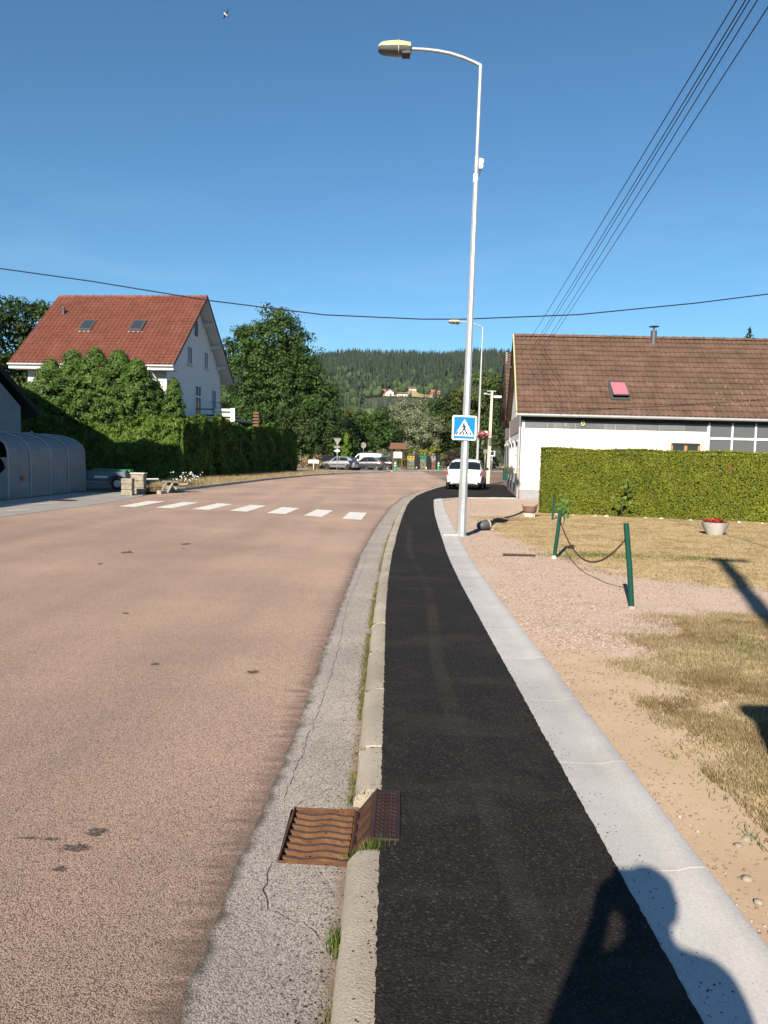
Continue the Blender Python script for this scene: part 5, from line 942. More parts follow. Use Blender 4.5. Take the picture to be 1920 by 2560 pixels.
# ------------------------------------------------------------------ hedges
def hedge(name, label, line, th, hfun, dens, L, Wd, mat, bulge=.06, bs=1.2, rough=.5, ends=True, tdir=(0, 0, 1)):
    """clipped hedge along a ground line: dense leaf sprays on every face over a dark core"""
    t = empty(name, (line[0][0], line[0][1], 0), 0, label, 'hedge'); o3 = np.array([line[0][0], line[0][1], 0.]); C = []; Nn = []
    core = MB()
    for si, ((x0, y0), (x1, y1)) in enumerate(zip(line[:-1], line[1:])):
        d = np.array([x1-x0, y1-y0]); ln = np.linalg.norm(d); d = d/ln; nr = np.array([d[1], -d[0]])   # visible side
        def put(s, w, z, n3):
            x = x0+d[0]*s-nr[0]*w; y = y0+d[1]*s-nr[1]*w; return np.stack([x, y, z], 1), np.tile(np.array(n3, float), (len(s), 1))
        for side in (0, 1):
            n = int(ln*hfun(x0, y0)*dens*(1 if side == 0 else .35)); s = RNG.uniform(-.05, ln+.05, n); z = RNG.random(n)*np.array([hfun(x0+d[0]*q, y0+d[1]*q) for q in s])
            w = (np.full(n, 0.) if side == 0 else np.full(n, th))-np.abs(RNG.normal(0, .05, n))*(1 if side else -1)*.8
            P, Q = put(s, w, z+.03, (nr[0], nr[1], .1) if side == 0 else (-nr[0], -nr[1], .1))
            bl = np.array([fbm(p[0]+p[1], p[2], bs) for p in P])*bulge*2; sg_ = 1 if side == 0 else -1; P[:, 0] += nr[0]*bl*sg_; P[:, 1] += nr[1]*bl*sg_
            top = np.clip((z/np.maximum(.3, z.max())-.93)/.07, 0, 1)*.10; P[:, 0] -= nr[0]*top*sg_; P[:, 1] -= nr[1]*top*sg_; C.append(P); Nn.append(Q)
        n = int(ln*th*dens); s = RNG.uniform(0, ln, n); w = RNG.uniform(0, th, n); z = np.array([hfun(x0+d[0]*q, y0+d[1]*q) for q in s]); P, Q = put(s, w, z+np.array([fbm(a*1.3, b*2, bs) for a, b in zip(s, w)])*bulge*1.2-.02, (0, 0, 1)); C.append(P); Nn.append(Q)
        n = int(ln*dens*.16); s = RNG.uniform(0, ln, n); a_ = RNG.uniform(0, 1.57, n); w = .10*(1-np.sin(a_)); z = np.array([hfun(x0+d[0]*q, y0+d[1]*q) for q in s])-.10*(1-np.cos(a_))+RNG.normal(0, .02, n); P, Q = put(s, w, z, (nr[0]*.7, nr[1]*.7, .7)); C.append(P); Nn.append(Q)   # shoulder
        if ends:
            for e_, sg2 in ((0., -1), (ln, 1)):
                n = int(th*hfun(x0, y0)*dens); w = RNG.uniform(0, th, n); h_ = hfun(x0+d[0]*e_, y0+d[1]*e_); z = RNG.random(n)*h_; P, Q = put(np.full(n, e_), w, z, (d[0]*sg2, d[1]*sg2, .1)); C.append(P+RNG.normal(0, .02, P.shape)); Nn.append(Q)
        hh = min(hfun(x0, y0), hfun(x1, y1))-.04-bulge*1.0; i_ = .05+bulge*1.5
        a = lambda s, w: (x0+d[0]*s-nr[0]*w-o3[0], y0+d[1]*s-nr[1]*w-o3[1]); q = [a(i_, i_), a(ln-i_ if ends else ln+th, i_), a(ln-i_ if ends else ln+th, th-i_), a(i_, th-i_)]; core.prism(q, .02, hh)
    C = np.concatenate(C); Nn = np.concatenate(Nn); Nn = Nn+RNG.normal(size=Nn.shape)*rough; T = RNG.normal(size=Nn.shape)*.7+np.array(tdir)
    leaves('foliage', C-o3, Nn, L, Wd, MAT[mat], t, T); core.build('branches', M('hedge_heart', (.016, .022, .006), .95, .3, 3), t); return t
hedge('clipped_hedge', 'long clipped green thuja hedge in front of the white building', [(4.38, 21.85), (14.2, 19.2)], 1.1, lambda x, y: 1.92+.02*math.sin(x*3), 3400, .052, .026, 'hedge', .03, 1.5, .45)
hedge('garden_hedge', 'tall dark roadside hedge running along the left verge', [(-10.95, 42.3), (-9.9, 52), (-8.9, 61), (-7.8, 69)], 1.8, lambda x, y: 3.45+.18*math.sin(y*.55)+.12*math.sin(y*1.7), 380, .20, .09, 'hedgel', .26, .8, .6)
hedge('front_hedge', 'bushy hedge facing the garage tent below the thuja trees', [(-21.5, 42.6), (-11.2, 42.1)], 1.6, lambda x, y: 3.0+.25*math.sin(x*.9)+.2*math.sin(x*2.3), 340, .22, .09, 'hedgel', .30, .8, .6)

# ------------------------------------------------------------------ conifers behind the hedge
def thuja(name, label, base, h, r, n, mat, L=.26, Wd=.10, group=None, cone=1.6, cat='tree'):
    t = empty(name, base, 0, label, cat, group); ncl = max(60, int(n/52)); u = RNG.random(ncl)**.85; a = RNG.uniform(0, 6.283, ncl); z = .25+u*(h-.35); rr = r*(1-u**cone)*RNG.uniform(.58, 1.15, ncl)+.05      # boughs
    c = np.stack([rr*np.cos(a), rr*np.sin(a), z], 1); out = np.stack([np.cos(a), np.sin(a), np.full(ncl, .45)], 1); k = np.repeat(np.arange(ncl), 52); o = unit(RNG.normal(size=(len(k), 3)))*RNG.random((len(k), 1))**.5
    bs_ = RNG.uniform(.16, .40, ncl)*(r/1.5)**.6; P_ = c[k]+o*np.array([1, 1, .7])*bs_[k][:, None]; P_[:, 2] -= .25*np.maximum(0, np.hypot(P_[:, 0], P_[:, 1])-rr[k])
    leaves('crown', P_, o*.9+out[k]*.5+RNG.normal(size=o.shape)*.3, L, Wd, MAT[mat], t, T=out[k]*.7+o*.6+[0, 0, -.1]+RNG.normal(size=o.shape)*.3)
    m = MB(); m.tube([(0, 0, 0), (.03, 0, h*.5), (0, 0, h*.95)], [r*.12, r*.07, .02], 7); m.build('trunk', MAT['bark'], t, True); core = MB(); core.lathe([(r*.15, .3), (r*.55, h*.12), (r*.5, h*.45), (r*.28, h*.72), (.03, h*.88)], 9); core.build('inner_boughs', M('conifer_heart', (.012, .02, .006), .95), t, True); return t
for k, (x, y, h, r, lb) in enumerate(((-19.0, 44.6, 6.6, 1.9, 'leftmost of the tall wild thuja trees, beside the barn'), (-17.9, 44.9, 7.2, 1.9, 'second tall thuja tree from the barn'), (-16.6, 44.8, 7.35, 1.95, 'tall thuja tree in the middle of the row, under the left roof window'), (-15.2, 44.6, 7.2, 1.9, 'tall thuja tree with a thinning top in front of the red roof'), (-14.1, 44.4, 6.7, 1.6, 'rightmost of the tall thuja trees before the red roof'), (-12.1, 44.6, 5.75, 1.2, 'shorter pointed thuja tree before the gable of the red roofed house'), (-20.2, 44.4, 5.2, 1.7, 'low broad thuja at the barn end of the row'), (-18.4, 46.3, 6.9, 1.9, 'thuja behind the first two of the row by the barn'), (-15.9, 46.4, 7.0, 1.9, 'thuja filling the gap behind the middle of the row'), (-13.4, 45.4, 5.6, 1.5, 'lower thuja between the tall row and the pointed one'))):
    thuja('thuja_tree', lb, (x, y, 0), h, r, 19000 if k < 5 else 9500, 'thuja', .19, .065, group='thuja trees by the red roofed house', cone=3.0 if k != 5 else 1.5)
thuja('cone_tree', 'bright green cone shaped conifer behind the parked cars', (-4.5, 90, 0), 4.2, .72, 5200, 'cone', .16, .07, cone=1.9)
fr = empty('blue_fir', (25.1, 55, 0), 0, 'tip of a blue fir above the ridge of the white building', 'tree'); C = []; T = []
for i in range(1500):
    u = random.random()**.7; z = 11.1-u*6; a = random.randrange(int(5+u*8))/int(5+u*8)*6.283+int(u*14)*.8; r_ = u*2.4*random.random(); C.append((r_*math.cos(a), r_*math.sin(a), z-r_*.15+random.gauss(0, .04))); T.append((math.cos(a), math.sin(a), .25))
leaves('crown', C, RNG.normal(size=(1500, 3))*.5+[0, 0, 1], .3, .09, MAT['fir'], fr, T=np.array(T)+RNG.normal(size=(1500, 3))*.4); m = MB(); m.tube([(0, 0, 0), (0, 0, 11.2)], [.2, .01], 7); m.build('trunk', MAT['bark'], fr)

# ------------------------------------------------------------------ broadleaf trees
tree('ash_tree', 'tall broad ash tree right of the red roofed house', (-13.3, 96, 0), [(-1.0, 0, 14.0, 4.4, 4.2, 5.2), (-3.9, 0, 12.4, 3.4, 3.4, 4.2), (2.0, 0, 12.0, 3.8, 3.6, 4.4), (.4, 0, 8.0, 5.4, 4.4, 4.2), (-3.2, 0, 7.2, 3.8, 3.4, 3.4), (4.2, 0, 7.6, 3.4, 3.2, 3.6), (5.6, 0, 4.2, 2.8, 2.6, 2.8), (-1, 0, 4, 4, 3, 3)], 640, 95, 1.15, .38, .21, 'leafA', .5, (-.3, 0, 14), nl=10)
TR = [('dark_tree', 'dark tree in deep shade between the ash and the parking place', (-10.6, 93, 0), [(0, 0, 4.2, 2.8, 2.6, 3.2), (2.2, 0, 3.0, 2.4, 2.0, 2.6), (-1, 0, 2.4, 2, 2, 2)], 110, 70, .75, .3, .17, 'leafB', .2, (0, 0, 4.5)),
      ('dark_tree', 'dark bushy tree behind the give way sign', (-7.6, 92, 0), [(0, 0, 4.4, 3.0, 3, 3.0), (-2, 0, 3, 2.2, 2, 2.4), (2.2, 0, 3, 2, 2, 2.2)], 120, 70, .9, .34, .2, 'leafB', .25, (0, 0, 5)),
      ('green_tree', 'mid green tree behind the van, left of the silvery willow', (-3.0, 108, 0), [(0, 0, 4.5, 3.4, 3, 3.4), (2.2, 0, 5.0, 2.6, 3, 3.0)], 130, 70, .95, .36, .22, 'leafA', .25, (0, 0, 5)),
      ('green_tree', 'rounded olive green tree standing left of the willow farther back', (-8.5, 122, 0), [(0, 0, 5.2, 4, 4, 4.2)], 110, 70, 1.1, .42, .26, 'leafC', .3, (0, 0, 6)),
      ('willow_tree', 'silvery grey willow behind the notice board', (3.0, 112, 0), [(0, 0, 7.6, 3.0, 3, 3.2), (-2, 0, 5.2, 2.4, 2.5, 2.8), (2.4, 0, 5.0, 2.8, 2.6, 3.0), (0, 0, 4.2, 3.8, 3, 2.6)], 170, 75, .9, .42, .12, 'leafW', .28, (0, 0, 7)),
      ('green_tree', 'dense dark tree directly right of the willow', (10.0, 116, 0), [(0, 0, 7.6, 3.8, 3.5, 4.0), (-1.8, 0, 5, 3, 3, 3.2), (2.6, 0, 5, 3, 3, 3.4)], 180, 70, 1.0, .38, .22, 'leafB', .3, (0, 0, 8)),
      ('bare_stem_tree', 'tree with pale bare stems behind the purple shrub', (13.6, 112, 0), [(0, 0, 9.0, 3.6, 3.4, 3.0), (2.5, 0, 8.0, 3, 3, 2.8), (0, .5, 5.5, 3.4, 1.5, 2.2)], 150, 65, .95, .36, .2, 'leafC', .2, (.6, 0, 9)),
      ('green_tree', 'leafy tree behind the lamp shafts by the white car', (19.5, 112, 0), [(0, 0, 8.4, 4.2, 3.5, 4.4), (-2, 0, 5, 3.4, 3, 3.4), (2.6, 0, 5.4, 3.4, 3, 3.6)], 190, 70, 1.05, .38, .22, 'leafA', .3, (0, 0, 9)),
      ('green_tree', 'dense leafy tree between the utility pole and the white building', (15.5, 100, 0), [(0, 0, 7.6, 3.2, 3, 3.6), (2.8, 0, 5, 3.2, 3, 3.6), (-1.6, 0, 3.8, 2.6, 2.6, 2.8), (4.5, 0, 8, 3, 3, 3)], 190, 70, .95, .34, .2, 'leafB', .28, (0, 0, 7)),
      ('green_tree', 'tall leafy tree showing above the rear house roof edge', (24.5, 118, 0), [(0, 0, 9.4, 4.6, 4, 4.8), (-2.8, 0, 6, 3.4, 3, 3.6)], 150, 70, 1.1, .4, .24, 'leafC', .32, (0, 0, 10)),
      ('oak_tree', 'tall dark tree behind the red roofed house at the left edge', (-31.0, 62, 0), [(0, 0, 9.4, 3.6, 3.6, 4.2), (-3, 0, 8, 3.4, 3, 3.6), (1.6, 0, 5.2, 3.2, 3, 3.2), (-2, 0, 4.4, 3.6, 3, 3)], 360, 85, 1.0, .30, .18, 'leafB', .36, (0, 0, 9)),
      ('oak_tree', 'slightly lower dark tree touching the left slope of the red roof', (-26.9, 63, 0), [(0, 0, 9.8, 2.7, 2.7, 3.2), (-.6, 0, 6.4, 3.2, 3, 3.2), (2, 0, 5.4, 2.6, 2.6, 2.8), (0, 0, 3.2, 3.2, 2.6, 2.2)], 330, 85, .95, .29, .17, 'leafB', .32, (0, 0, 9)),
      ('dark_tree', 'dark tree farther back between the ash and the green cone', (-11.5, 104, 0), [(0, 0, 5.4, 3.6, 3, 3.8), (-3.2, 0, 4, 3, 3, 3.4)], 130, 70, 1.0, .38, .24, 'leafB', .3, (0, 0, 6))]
for a in TR:
  _t = tree(a[0], a[1], a[2], a[3], a[4], a[5], a[6], a[7], a[8], a[9], a[10], a[11], bark='barkp' if a[0] == 'bare_stem_tree' else 'bark', group='trees around the parking place' if a[2][1] > 70 else 'dark trees left of the house')
  if a[2][0] > 13: _t.scale = (1.1, 1.1, 1.16)
def shrub(name, label, base, ell, ncl, per, L, Wd, mat, rc=.35):
    t = empty(name, base, 0, label, 'shrub', 'shrubs around the parking place'); crown('crown', [(*e, ) for e in ell], ncl, per, rc, L, Wd, MAT[mat], t, .45); m = MB(); [m.tube([(0, 0, 0), (random.uniform(-.4, .4), random.uniform(-.3, .3), ell[0][5])], [.04, .01], 5) for _ in range(5)]; m.build('stem', MAT['bark'], t)
shrub('purple_shrub', 'dark purple leaved shrub beside the recycling bins', (8.4, 98, 0), [(0, 0, 1.3, 1.1, 1, 1.3)], 55, 45, .2, .12, 'leafP'); shrub('yellow_shrub', 'yellow green shrub rising behind the recycling bins', (6.2, 99, 0), [(0, 0, 1.6, 1.2, 1, 1.4), (-1.6, 0, 1.6, 1.1, 1, 1.0)], 70, 45, .22, .13, 'leafY')
shrub('green_shrub', 'soft green shrub behind the notice board roof', (2.6, 97, 0), [(0, 0, 1.5, 1.5, 1, 1.3)], 50, 45, .22, .13, 'leafC'); shrub('green_shrub', 'low grey green shrub behind the white van', (-1.0, 99, 0), [(0, 0, 1.6, 1.7, 1, 1.1), (-2.4, 0, 1.3, 1.5, 1, 1.2)], 60, 45, .22, .12, 'leafW')
shrub('brown_shrub', 'low brownish shrub left of the parked cars', (-9.3, 88, 0), [(0, 0, .8, 1.6, 1, .75), (2.0, 1, .8, 1.3, 1, .8)], 55, 45, .2, .1, 'lawnblade'); shrub('brown_shrub', 'low reddish brown shrub at the end of the tall hedge', (-7.6, 82, 0), [(0, 0, .55, 1.0, .8, .5)], 26, 45, .17, .1, 'lawnblade')
shrub('green_shrub', 'dark low bushes closing the parking place behind the bins', (12.5, 103, 0), [(0, 0, 1.2, 2.4, 1, 1.1), (-5, 4, 1.2, 2.4, 1, 1.1)], 70, 45, .25, .15, 'leafB')
# ------------------------------------------------------------------ wooded hill with houses
_hy = np.array([(250, -1), (300, 0), (600, 22), (900, 54), (1050, 77), (1300, 140), (1700, 212), (1900, 220), (2500, 150)], float)
def hz(x, y): return np.interp(y, _hy[:, 0], _hy[:, 1])+np.clip((y-300)/600, 0, 1)*(9*np.sin(x*.011+1.0)*np.sin(y*.006)+5*np.sin(x*.027+y*.013))+np.clip((y-900)/800, 0, 1)*(x*.022-np.maximum(0, -x-60)*.07)
gx, gy = np.meshgrid(np.linspace(-1300, 1300, 105), np.concatenate([np.linspace(250, 1000, 30), np.linspace(1012, 1120, 14), np.linspace(1140, 2500, 46)])); gz = hz(gx, gy); n1 = gx.shape[1]
q = (np.arange(gx.shape[0]-1)[:, None]*n1+np.arange(n1-1)[None]).ravel()
hill = mobj('hill', npmesh('hill', np.stack([gx.ravel(), gy.ravel(), gz.ravel()], 1), np.stack([q, q+1, q+n1+1, q+n1], 1), smooth=True), MAT['hill']); tag(hill, kind='structure')
mx, my = np.meshgrid(np.linspace(-30, 95, 26), np.linspace(985, 1105, 24)); mz = hz(mx, my)+1.2; n2 = 26; ins = lambda i: True
edge = np.array([[fbm(a*.02, b*.02, 1.) for a in mx[0]] for b in my[:, 0]]); fq = []
for j in range(23):
    for i in range(25):
        cx_, cy_ = mx[j, i], my[j, i]
        if ((cx_-30)/40)**2+((cy_-1060)/26)**2 < 1+.7*edge[j, i]: fq.append((j*n2+i, j*n2+i+1, (j+1)*n2+i+1, (j+1)*n2+i))
mo = mobj('meadow', npmesh('meadow', np.stack([mx.ravel(), my.ravel(), mz.ravel()], 1), np.array(fq), smooth=True), MAT['hillmeadow']); tag(mo, kind='structure')
def scatter(name, tv, tf, X, Y, H, R_, mat, jit=.12):
    n = len(X); tv = np.array(tv, float); tf = np.array(tf); a = RNG.uniform(0, 6.28, n); ca, sa = np.cos(a)[:, None], np.sin(a)[:, None]; J = 1+jit*RNG.normal(size=(n, len(tv)))
    x = (tv[:, 0]*ca-tv[:, 1]*sa)*R_[:, None]*J+X[:, None]; y = (tv[:, 0]*sa+tv[:, 1]*ca)*R_[:, None]*J+Y[:, None]; z = tv[None, :, 2]*H[:, None]+hz(X, Y)[:, None]-.5
    V = np.stack([x, y, z], 2).reshape(-1, 3); F = (tf[None]+len(tv)*np.arange(n)[:, None, None]).reshape(-1, tf.shape[1])
    o = mobj(name, npmesh(name, V, F, {'rnd': np.repeat(RNG.random(n), len(tv))}), mat); tag(o, kind='stuff'); return o
ct = []; cf = []
for (r_, z0, z1) in ((1., .10, .52), (.74, .34, .76), (.46, .60, 1.0)):
    b0 = len(ct); ct += [(r_*math.cos(k*1.0472)*(1 if k % 2 else .72), r_*math.sin(k*1.0472)*(1 if k % 2 else .72), z0-(.03 if k % 2 else 0)) for k in range(6)]+[(0, 0, z1)]; cf += [(b0+k, b0+(k+1) % 6, b0+6) for k in range(6)]
n = 30000; X = RNG.uniform(-520, 560, n); Y = RNG.uniform(760, 1900, n); conif = .5+.5*np.array([fbm(a, b, .006) for a, b in zip(X, Y)]); low = np.clip((Y-820)/330, 0, 1)
clear = (((X-33)/54)**2+((Y-1052)/(46))**2 < 1) | ((np.abs(X-(38+(Y-1050)*.55)) < 7) & (Y > 1040) & (Y < 1190)) | ((X > -32) & (X < 82) & (Y > 965) & (Y < 1050))
keep = (RNG.random(n) < low*(.55+.5*conif)) & ~clear; X, Y = X[keep], Y[keep]
scatter('spruce_forest', ct, cf, X, Y, RNG.uniform(11, 24, len(X)), RNG.uniform(1.9, 3.4, len(X)), MAT['forest'])
bm = bmesh.new(); bmesh.ops.create_icosphere(bm, subdivisions=2, radius=1); bt = [(v.co.x, v.co.y, .55+.5*v.co.z) for v in bm.verts]; bf = [[v.index for v in f.verts] for f in bm.faces]; bm.free()
n = 4200; X = RNG.uniform(-420, 460, n); Y = 330+900*RNG.random(n)**.8; clear = (((X-33)/56)**2+((Y-1052)/50)**2 < 1) | ((X > -32) & (X < 82) & (Y > 930) & (Y < 1050)); nz = np.array([fbm(a, b, .008) for a, b in zip(X, Y)])
keep = ~clear & (RNG.random(n) < np.where(Y < 900, .95, .35+.8*(nz > .15))); X, Y = X[keep], Y[keep]
X = np.concatenate([X, [-13, -10.5, 11.2, 12.0, 24, 44, 47, 50, 54, -24, -27, 80, 84, 76, 30, 38, 62, 20]]); Y = np.concatenate([Y, [1046, 1056, 1052, 1062, 1078, 1078, 1070, 1084, 1074, 1046, 1056, 1080, 1090, 1100, 1104, 1106, 1106, 1070]])
scatter('mixed_woodland', bt, bf, X, Y, RNG.uniform(8, 14, len(X))*np.where(Y < 600, .8, 1), RNG.uniform(3.4, 6.2, len(X)), MAT['forest2'], .17)
def hill_house(name, label, x0, x1, y, zb, hw, hr, wall, roof, gable_front=False, dep=9):
    x = (x0+x1)/2; w = x1-x0; t = empty(name, (x, y, zb), 0, label, 'house', 'houses on the wooded hillside'); m = MB()
    if gable_front: P = [(-w/2, 0), (w/2, 0), (w/2, hw), (0, hr), (-w/2, hw)]; m.add([(a, 0, b) for a, b in P]+[(a, dep, b) for a, b in P], [(0, 1, 2, 3, 4), (9, 8, 7, 6, 5), (1, 6, 7, 2), (0, 4, 9, 5)])
    else: P = [(0, 0), (dep, 0), (dep, hw), (dep/2, hr), (0, hw)]; m.add([(-w/2, a, b) for a, b in P]+[(w/2, a, b) for a, b in P], [(0, 1, 2, 3, 4), (9, 8, 7, 6, 5), (0, 4, 9, 5), (1, 6, 7, 2)])
    m.build('wall', wall, t); e = .7
    for s_ in (0, 1):
        m = MB(); f = (hr-hw)/((w if gable_front else dep)/2)
        if gable_front: sx = 1 if s_ else -1; pts = [(sx*(w/2+e), -e, hw-e*f), (0, -e, hr+.05), (0, dep+e, hr+.05), (sx*(w/2+e), dep+e, hw-e*f)]
        else: yy = (-e if s_ == 0 else dep+e); pts = [(-w/2-e, yy, hw-e*f), (w/2+e, yy, hw-e*f), (w/2+e, dep/2, hr+.05), (-w/2-e, dep/2, hr+.05)]
        m.add(pts+[(a, b, c+.35) for a, b, c in pts], [(0, 1, 2, 3), (7, 6, 5, 4), (0, 4, 5, 1), (1, 5, 6, 2), (2, 6, 7, 3), (3, 7, 4, 0)]); m.build('roof', roof, t)
    for k in range(max(2, int(w/3.6))): m = MB(); m.box((-w/2+w*(k+.5)/max(2, int(w/3.6)), -.03, hw*.55), (1.3, .06, 1.4)); m.build('window', MAT['glass'], t)
    return t
rr_, br_, wd_ = M('hill_red_roof', (.36, .16, .11), .8), M('hill_dark_roof', (.11, .085, .08), .8), M('hill_timber', (.33, .13, .07), .8)
hill_house('hill_house', 'small white hillside house with red roof, leftmost of the hamlet', -21.4, -16.4, 1050, float(hz(-19, 1050))-1, 4.2, 6.4, MAT['white2'], rr_, True)
hill_house('hill_house', 'brown timber hillside house between two white ones', -8.5, -1.8, 1062, float(hz(-5, 1062))-.5, 4.5, 7, wd_, rr_)
hill_house('hill_house', 'white hillside house with steep reddish roof', -1.6, 9.0, 1048, float(hz(4, 1048))-.5, 5.6, 9.2, MAT['white2'], rr_, True, 10)
hill_house('hill_house', 'wide white hillside house with low dark roof', 13.4, 27.2, 1040, float(hz(20, 1040))-.5, 4.6, 6.2, MAT['white2'], br_)
hill_house('hill_house', 'white hillside house with dark roof, standing above the others', 27.2, 40.5, 1088, float(hz(34, 1088))-.5, 4.4, 7.2, MAT['white2'], br_)
hill_house('hill_house', 'red brown timber chalet, rightmost of the hamlet', 58.5, 74, 1090, float(hz(66, 1090))-.5, 4.2, 7, wd_, rr_)

# ------------------------------------------------------------------ vehicles
HATCH = np.array([(0, .32, .60, .62, .80), (.012, .27, .80, .83, .90), (.04, .24, .90, .96, .95), (.09, .22, .95, 1.12, .98), (.16, .21, .96, 1.31, 1.), (.23, .2, .95, 1.41, 1.), (.36, .2, .94, 1.455, 1.), (.50, .2, .92, 1.46, 1.), (.59, .2, .91, 1.41, 1.), (.66, .2, .905, 1.22, 1.), (.735, .2, .895, .96, 1.), (.76, .2, .885, .925, 1.), (.86, .2, .83, .865, .98), (.93, .22, .74, .77, .94), (.975, .25, .62, .64, .85), (1., .32, .50, .51, .70)])
VAN = np.array([(0, .34, 1.0, 1.70, .90), (.012, .28, 1.02, 1.80, .95), (.05, .24, 1.03, 1.85, .99), (.3, .22, 1.03, 1.88, 1.), (.58, .22, 1.03, 1.87, 1.), (.66, .22, 1.02, 1.78, 1.), (.74, .22, 1.01, 1.45, 1.), (.815, .22, 1.0, 1.10, 1.), (.84, .22, .98, 1.02, 1.), (.92, .22, .9, .94, .97), (.97, .25, .74, .76, .9), (1., .32, .55, .56, .74)])
def car(name, label, ST, Lc, Wc, mat, loc, rz, rims='rim', van=False, group='parked cars', cat='car'):
    t = empty(name, loc, rz, label, cat, group); hw = Wc/2
    def sec(tt):
        zb, zk, zt, wf = [np.interp(tt, ST[:, 0], ST[:, i]) for i in range(1, 5)]; w = hw*wf; k = min(1, max(0, zt-zk)/.5); wr = w*(.94-(.20 if not van else .10)*k); x = (tt-.5)*Lc
        return [(x, w*.86, zb), (x, w*.97, zb+.1), (x, w, .5*(zb+zk)+.06), (x, w*.985, zk-.05), (x, w*.945, zk), (x, wr, zt-.07*k-.01), (x, wr*.82, zt-.012), (x, 0, zt)]
    ts = np.unique(np.concatenate([np.linspace(0, 1, 45), ST[:, 0]])); V = []; F = []
    for tt in ts: h = sec(tt); V += h+[(x, -y, z) for x, y, z in h[-2::-1]]
    n = 15
    for i in range(len(ts)-1):
        for k in range(n-1): F.append((i*n+k, i*n+k+1, (i+1)*n+k+1, (i+1)*n+k))
        F.append((i*n+n-1, i*n, (i+1)*n, (i+1)*n+n-1))
    F.append(tuple(range(n))); F.append(tuple((len(ts)-1)*n+k for k in range(n-1, -1, -1))); m = MB(); m.add(V, F); body = m.build('body', MAT[mat], t, True, angle=38)
    def patch(nm, pm, t0, t1, k0, k1, sides=(1, -1), off=.007, par=t, ease=None):
        """panel following the body between stations t0..t1 and profile rows k0..k1"""
        for sd in sides:
            V = []; F = []; nt_, nk = 7, 5
            for i in range(nt_):
                tt = t0+(t1-t0)*i/(nt_-1); h = sec(tt)
                for j in range(nk):
                    kk = k0+(k1-k0)*j/(nk-1)
                    if ease: kk = ease(tt, kk)
                    a = int(min(6, math.floor(kk))); f = kk-a; p = Vector(h[a]).lerp(Vector(h[a+1]), f); nv = Vector((-.5 if tt < .15 else (.5 if tt > .6 else 0), p.y*1.2, .8 if kk > 4.5 else .1)).normalized(); p = p+nv*off; V.append((p.x, p.y*sd, p.z))
                if i: F += [((i-1)*nk+j, (i-1)*nk+j+1, i*nk+j+1, i*nk+j) for j in range(nk-1)]
            m = MB(); m.add(V, F); m.build(nm, pm, par, True)
    G_ = MAT['carglass']
    if not van:
        patch('side_window', G_, .475, .66, 4.12, 4.86, ease=lambda tt, k: k if tt < .6 else 4.12+(k-4.12)*max(.05, 1-(tt-.6)/.09)); patch('side_window', G_, .22, .455, 4.12, 4.86, ease=lambda tt, k: k if tt > .27 else 4.12+(k-4.12)*max(.2, (tt-.16)/.11))
        patch('rear_window', G_, .042, .165, 5.12, 7.0); patch('windscreen', G_, .61, .725, 5.1, 7.0); patch('tail_lamp', MAT['redlens'], .006, .062, 2.65, 4.0, off=.012); patch('head_lamp', MAT['lens'], .90, .972, 3.0, 4.2, off=.01)
        patch('rear_bumper', MAT['dkplastic'], .0, .05, .0, .75, off=.01); patch('front_bumper', MAT['dkplastic'], .95, 1., .0, .9, off=.01); patch('sill', MAT['dkplastic'], .26, .74, .0, .8, off=.005); patch('side_strip', MAT['dkplastic'] if mat != 'carwhite' else MAT[mat], .28, .72, 1.7, 1.95, off=.012)
    else:
        patch('side_window', G_, .60, .755, 4.12, 4.85, ease=lambda tt, k: k if tt < .67 else 4.12+(k-4.12)*max(.1, 1-(tt-.67)/.1)); patch('windscreen', G_, .68, .805, 5.1, 7.0); patch('tail_lamp', MAT['redlens'], .002, .02, 2.8, 4.2, off=.01); patch('rear_window', G_, .0005, .006, 4.5, 4.95, off=.02); patch('bumper', MAT['dkplastic'], .0, .06, 0, .9, off=.01)
    m = MB(); m.box((-Lc/2-.012, 0, .52 if not van else .6), (.02, .5, .11)); m.build('number_plate', MAT['paper'], t)
    rw = .30 if not van else .32
    for tt in ((.185, .815) if not van else (.2, .82)):
        for sd in (1, -1):
            x = (tt-.5)*Lc; m = MB(); m.lathe([(.0, 0), (rw+.055, 0), (rw+.055, .012)], 20); m.xf(Matrix.Translation((x, sd*(hw*.985), rw+.01)) @ Matrix.Rotation(rad(-90*sd), 4, 'X')); m.build('wheel_arch', MAT['blackp'], t)
            m = MB(); m.lathe([(.06, -.2), (rw-.03, -.2), (rw, -.16), (rw, -.02), (rw-.03, .022), (rw*.62, .02)], 22); m.xf(Matrix.Translation((x, sd*(hw*.985), rw)) @ Matrix.Rotation(rad(-90*sd), 4, 'X')); w_ = m.build('wheel', MAT['rubber'], t, True, angle=40)
            m = MB(); m.lathe([(.0, .0), (.05, .028), (.07, .02), (rw*.58, .018), (rw*.65, .028), (rw*.66, .0)], 16); m.xf(Matrix.Translation((x, sd*(hw*.985), rw)) @ Matrix.Rotation(rad(-90*sd), 4, 'X')); m.build('rim', MAT[rims], w_, True, angle=30)
            for a_ in range(5): m = MB(); q = a_*1.2566; m.box((x+rw*.38*math.cos(q), sd*(hw*.985+.027), rw+rw*.38*math.sin(q)), (rw*.5, .006, .05), ry=-q); m.build('rim_slot', MAT['blackp'], w_)
    for sd in (1, -1): m = MB(); xm = (.645-.5)*Lc; m.box((xm, sd*(hw+.07), .98 if not van else 1.12), (.12, .17, .13), bev=.03); m.box((xm+.03, sd*(hw-.02), .95), (.05, .1, .04)); m.build('mirror', MAT[mat if sd == 1 or mat != 'carwhite' else 'blackp'], t)
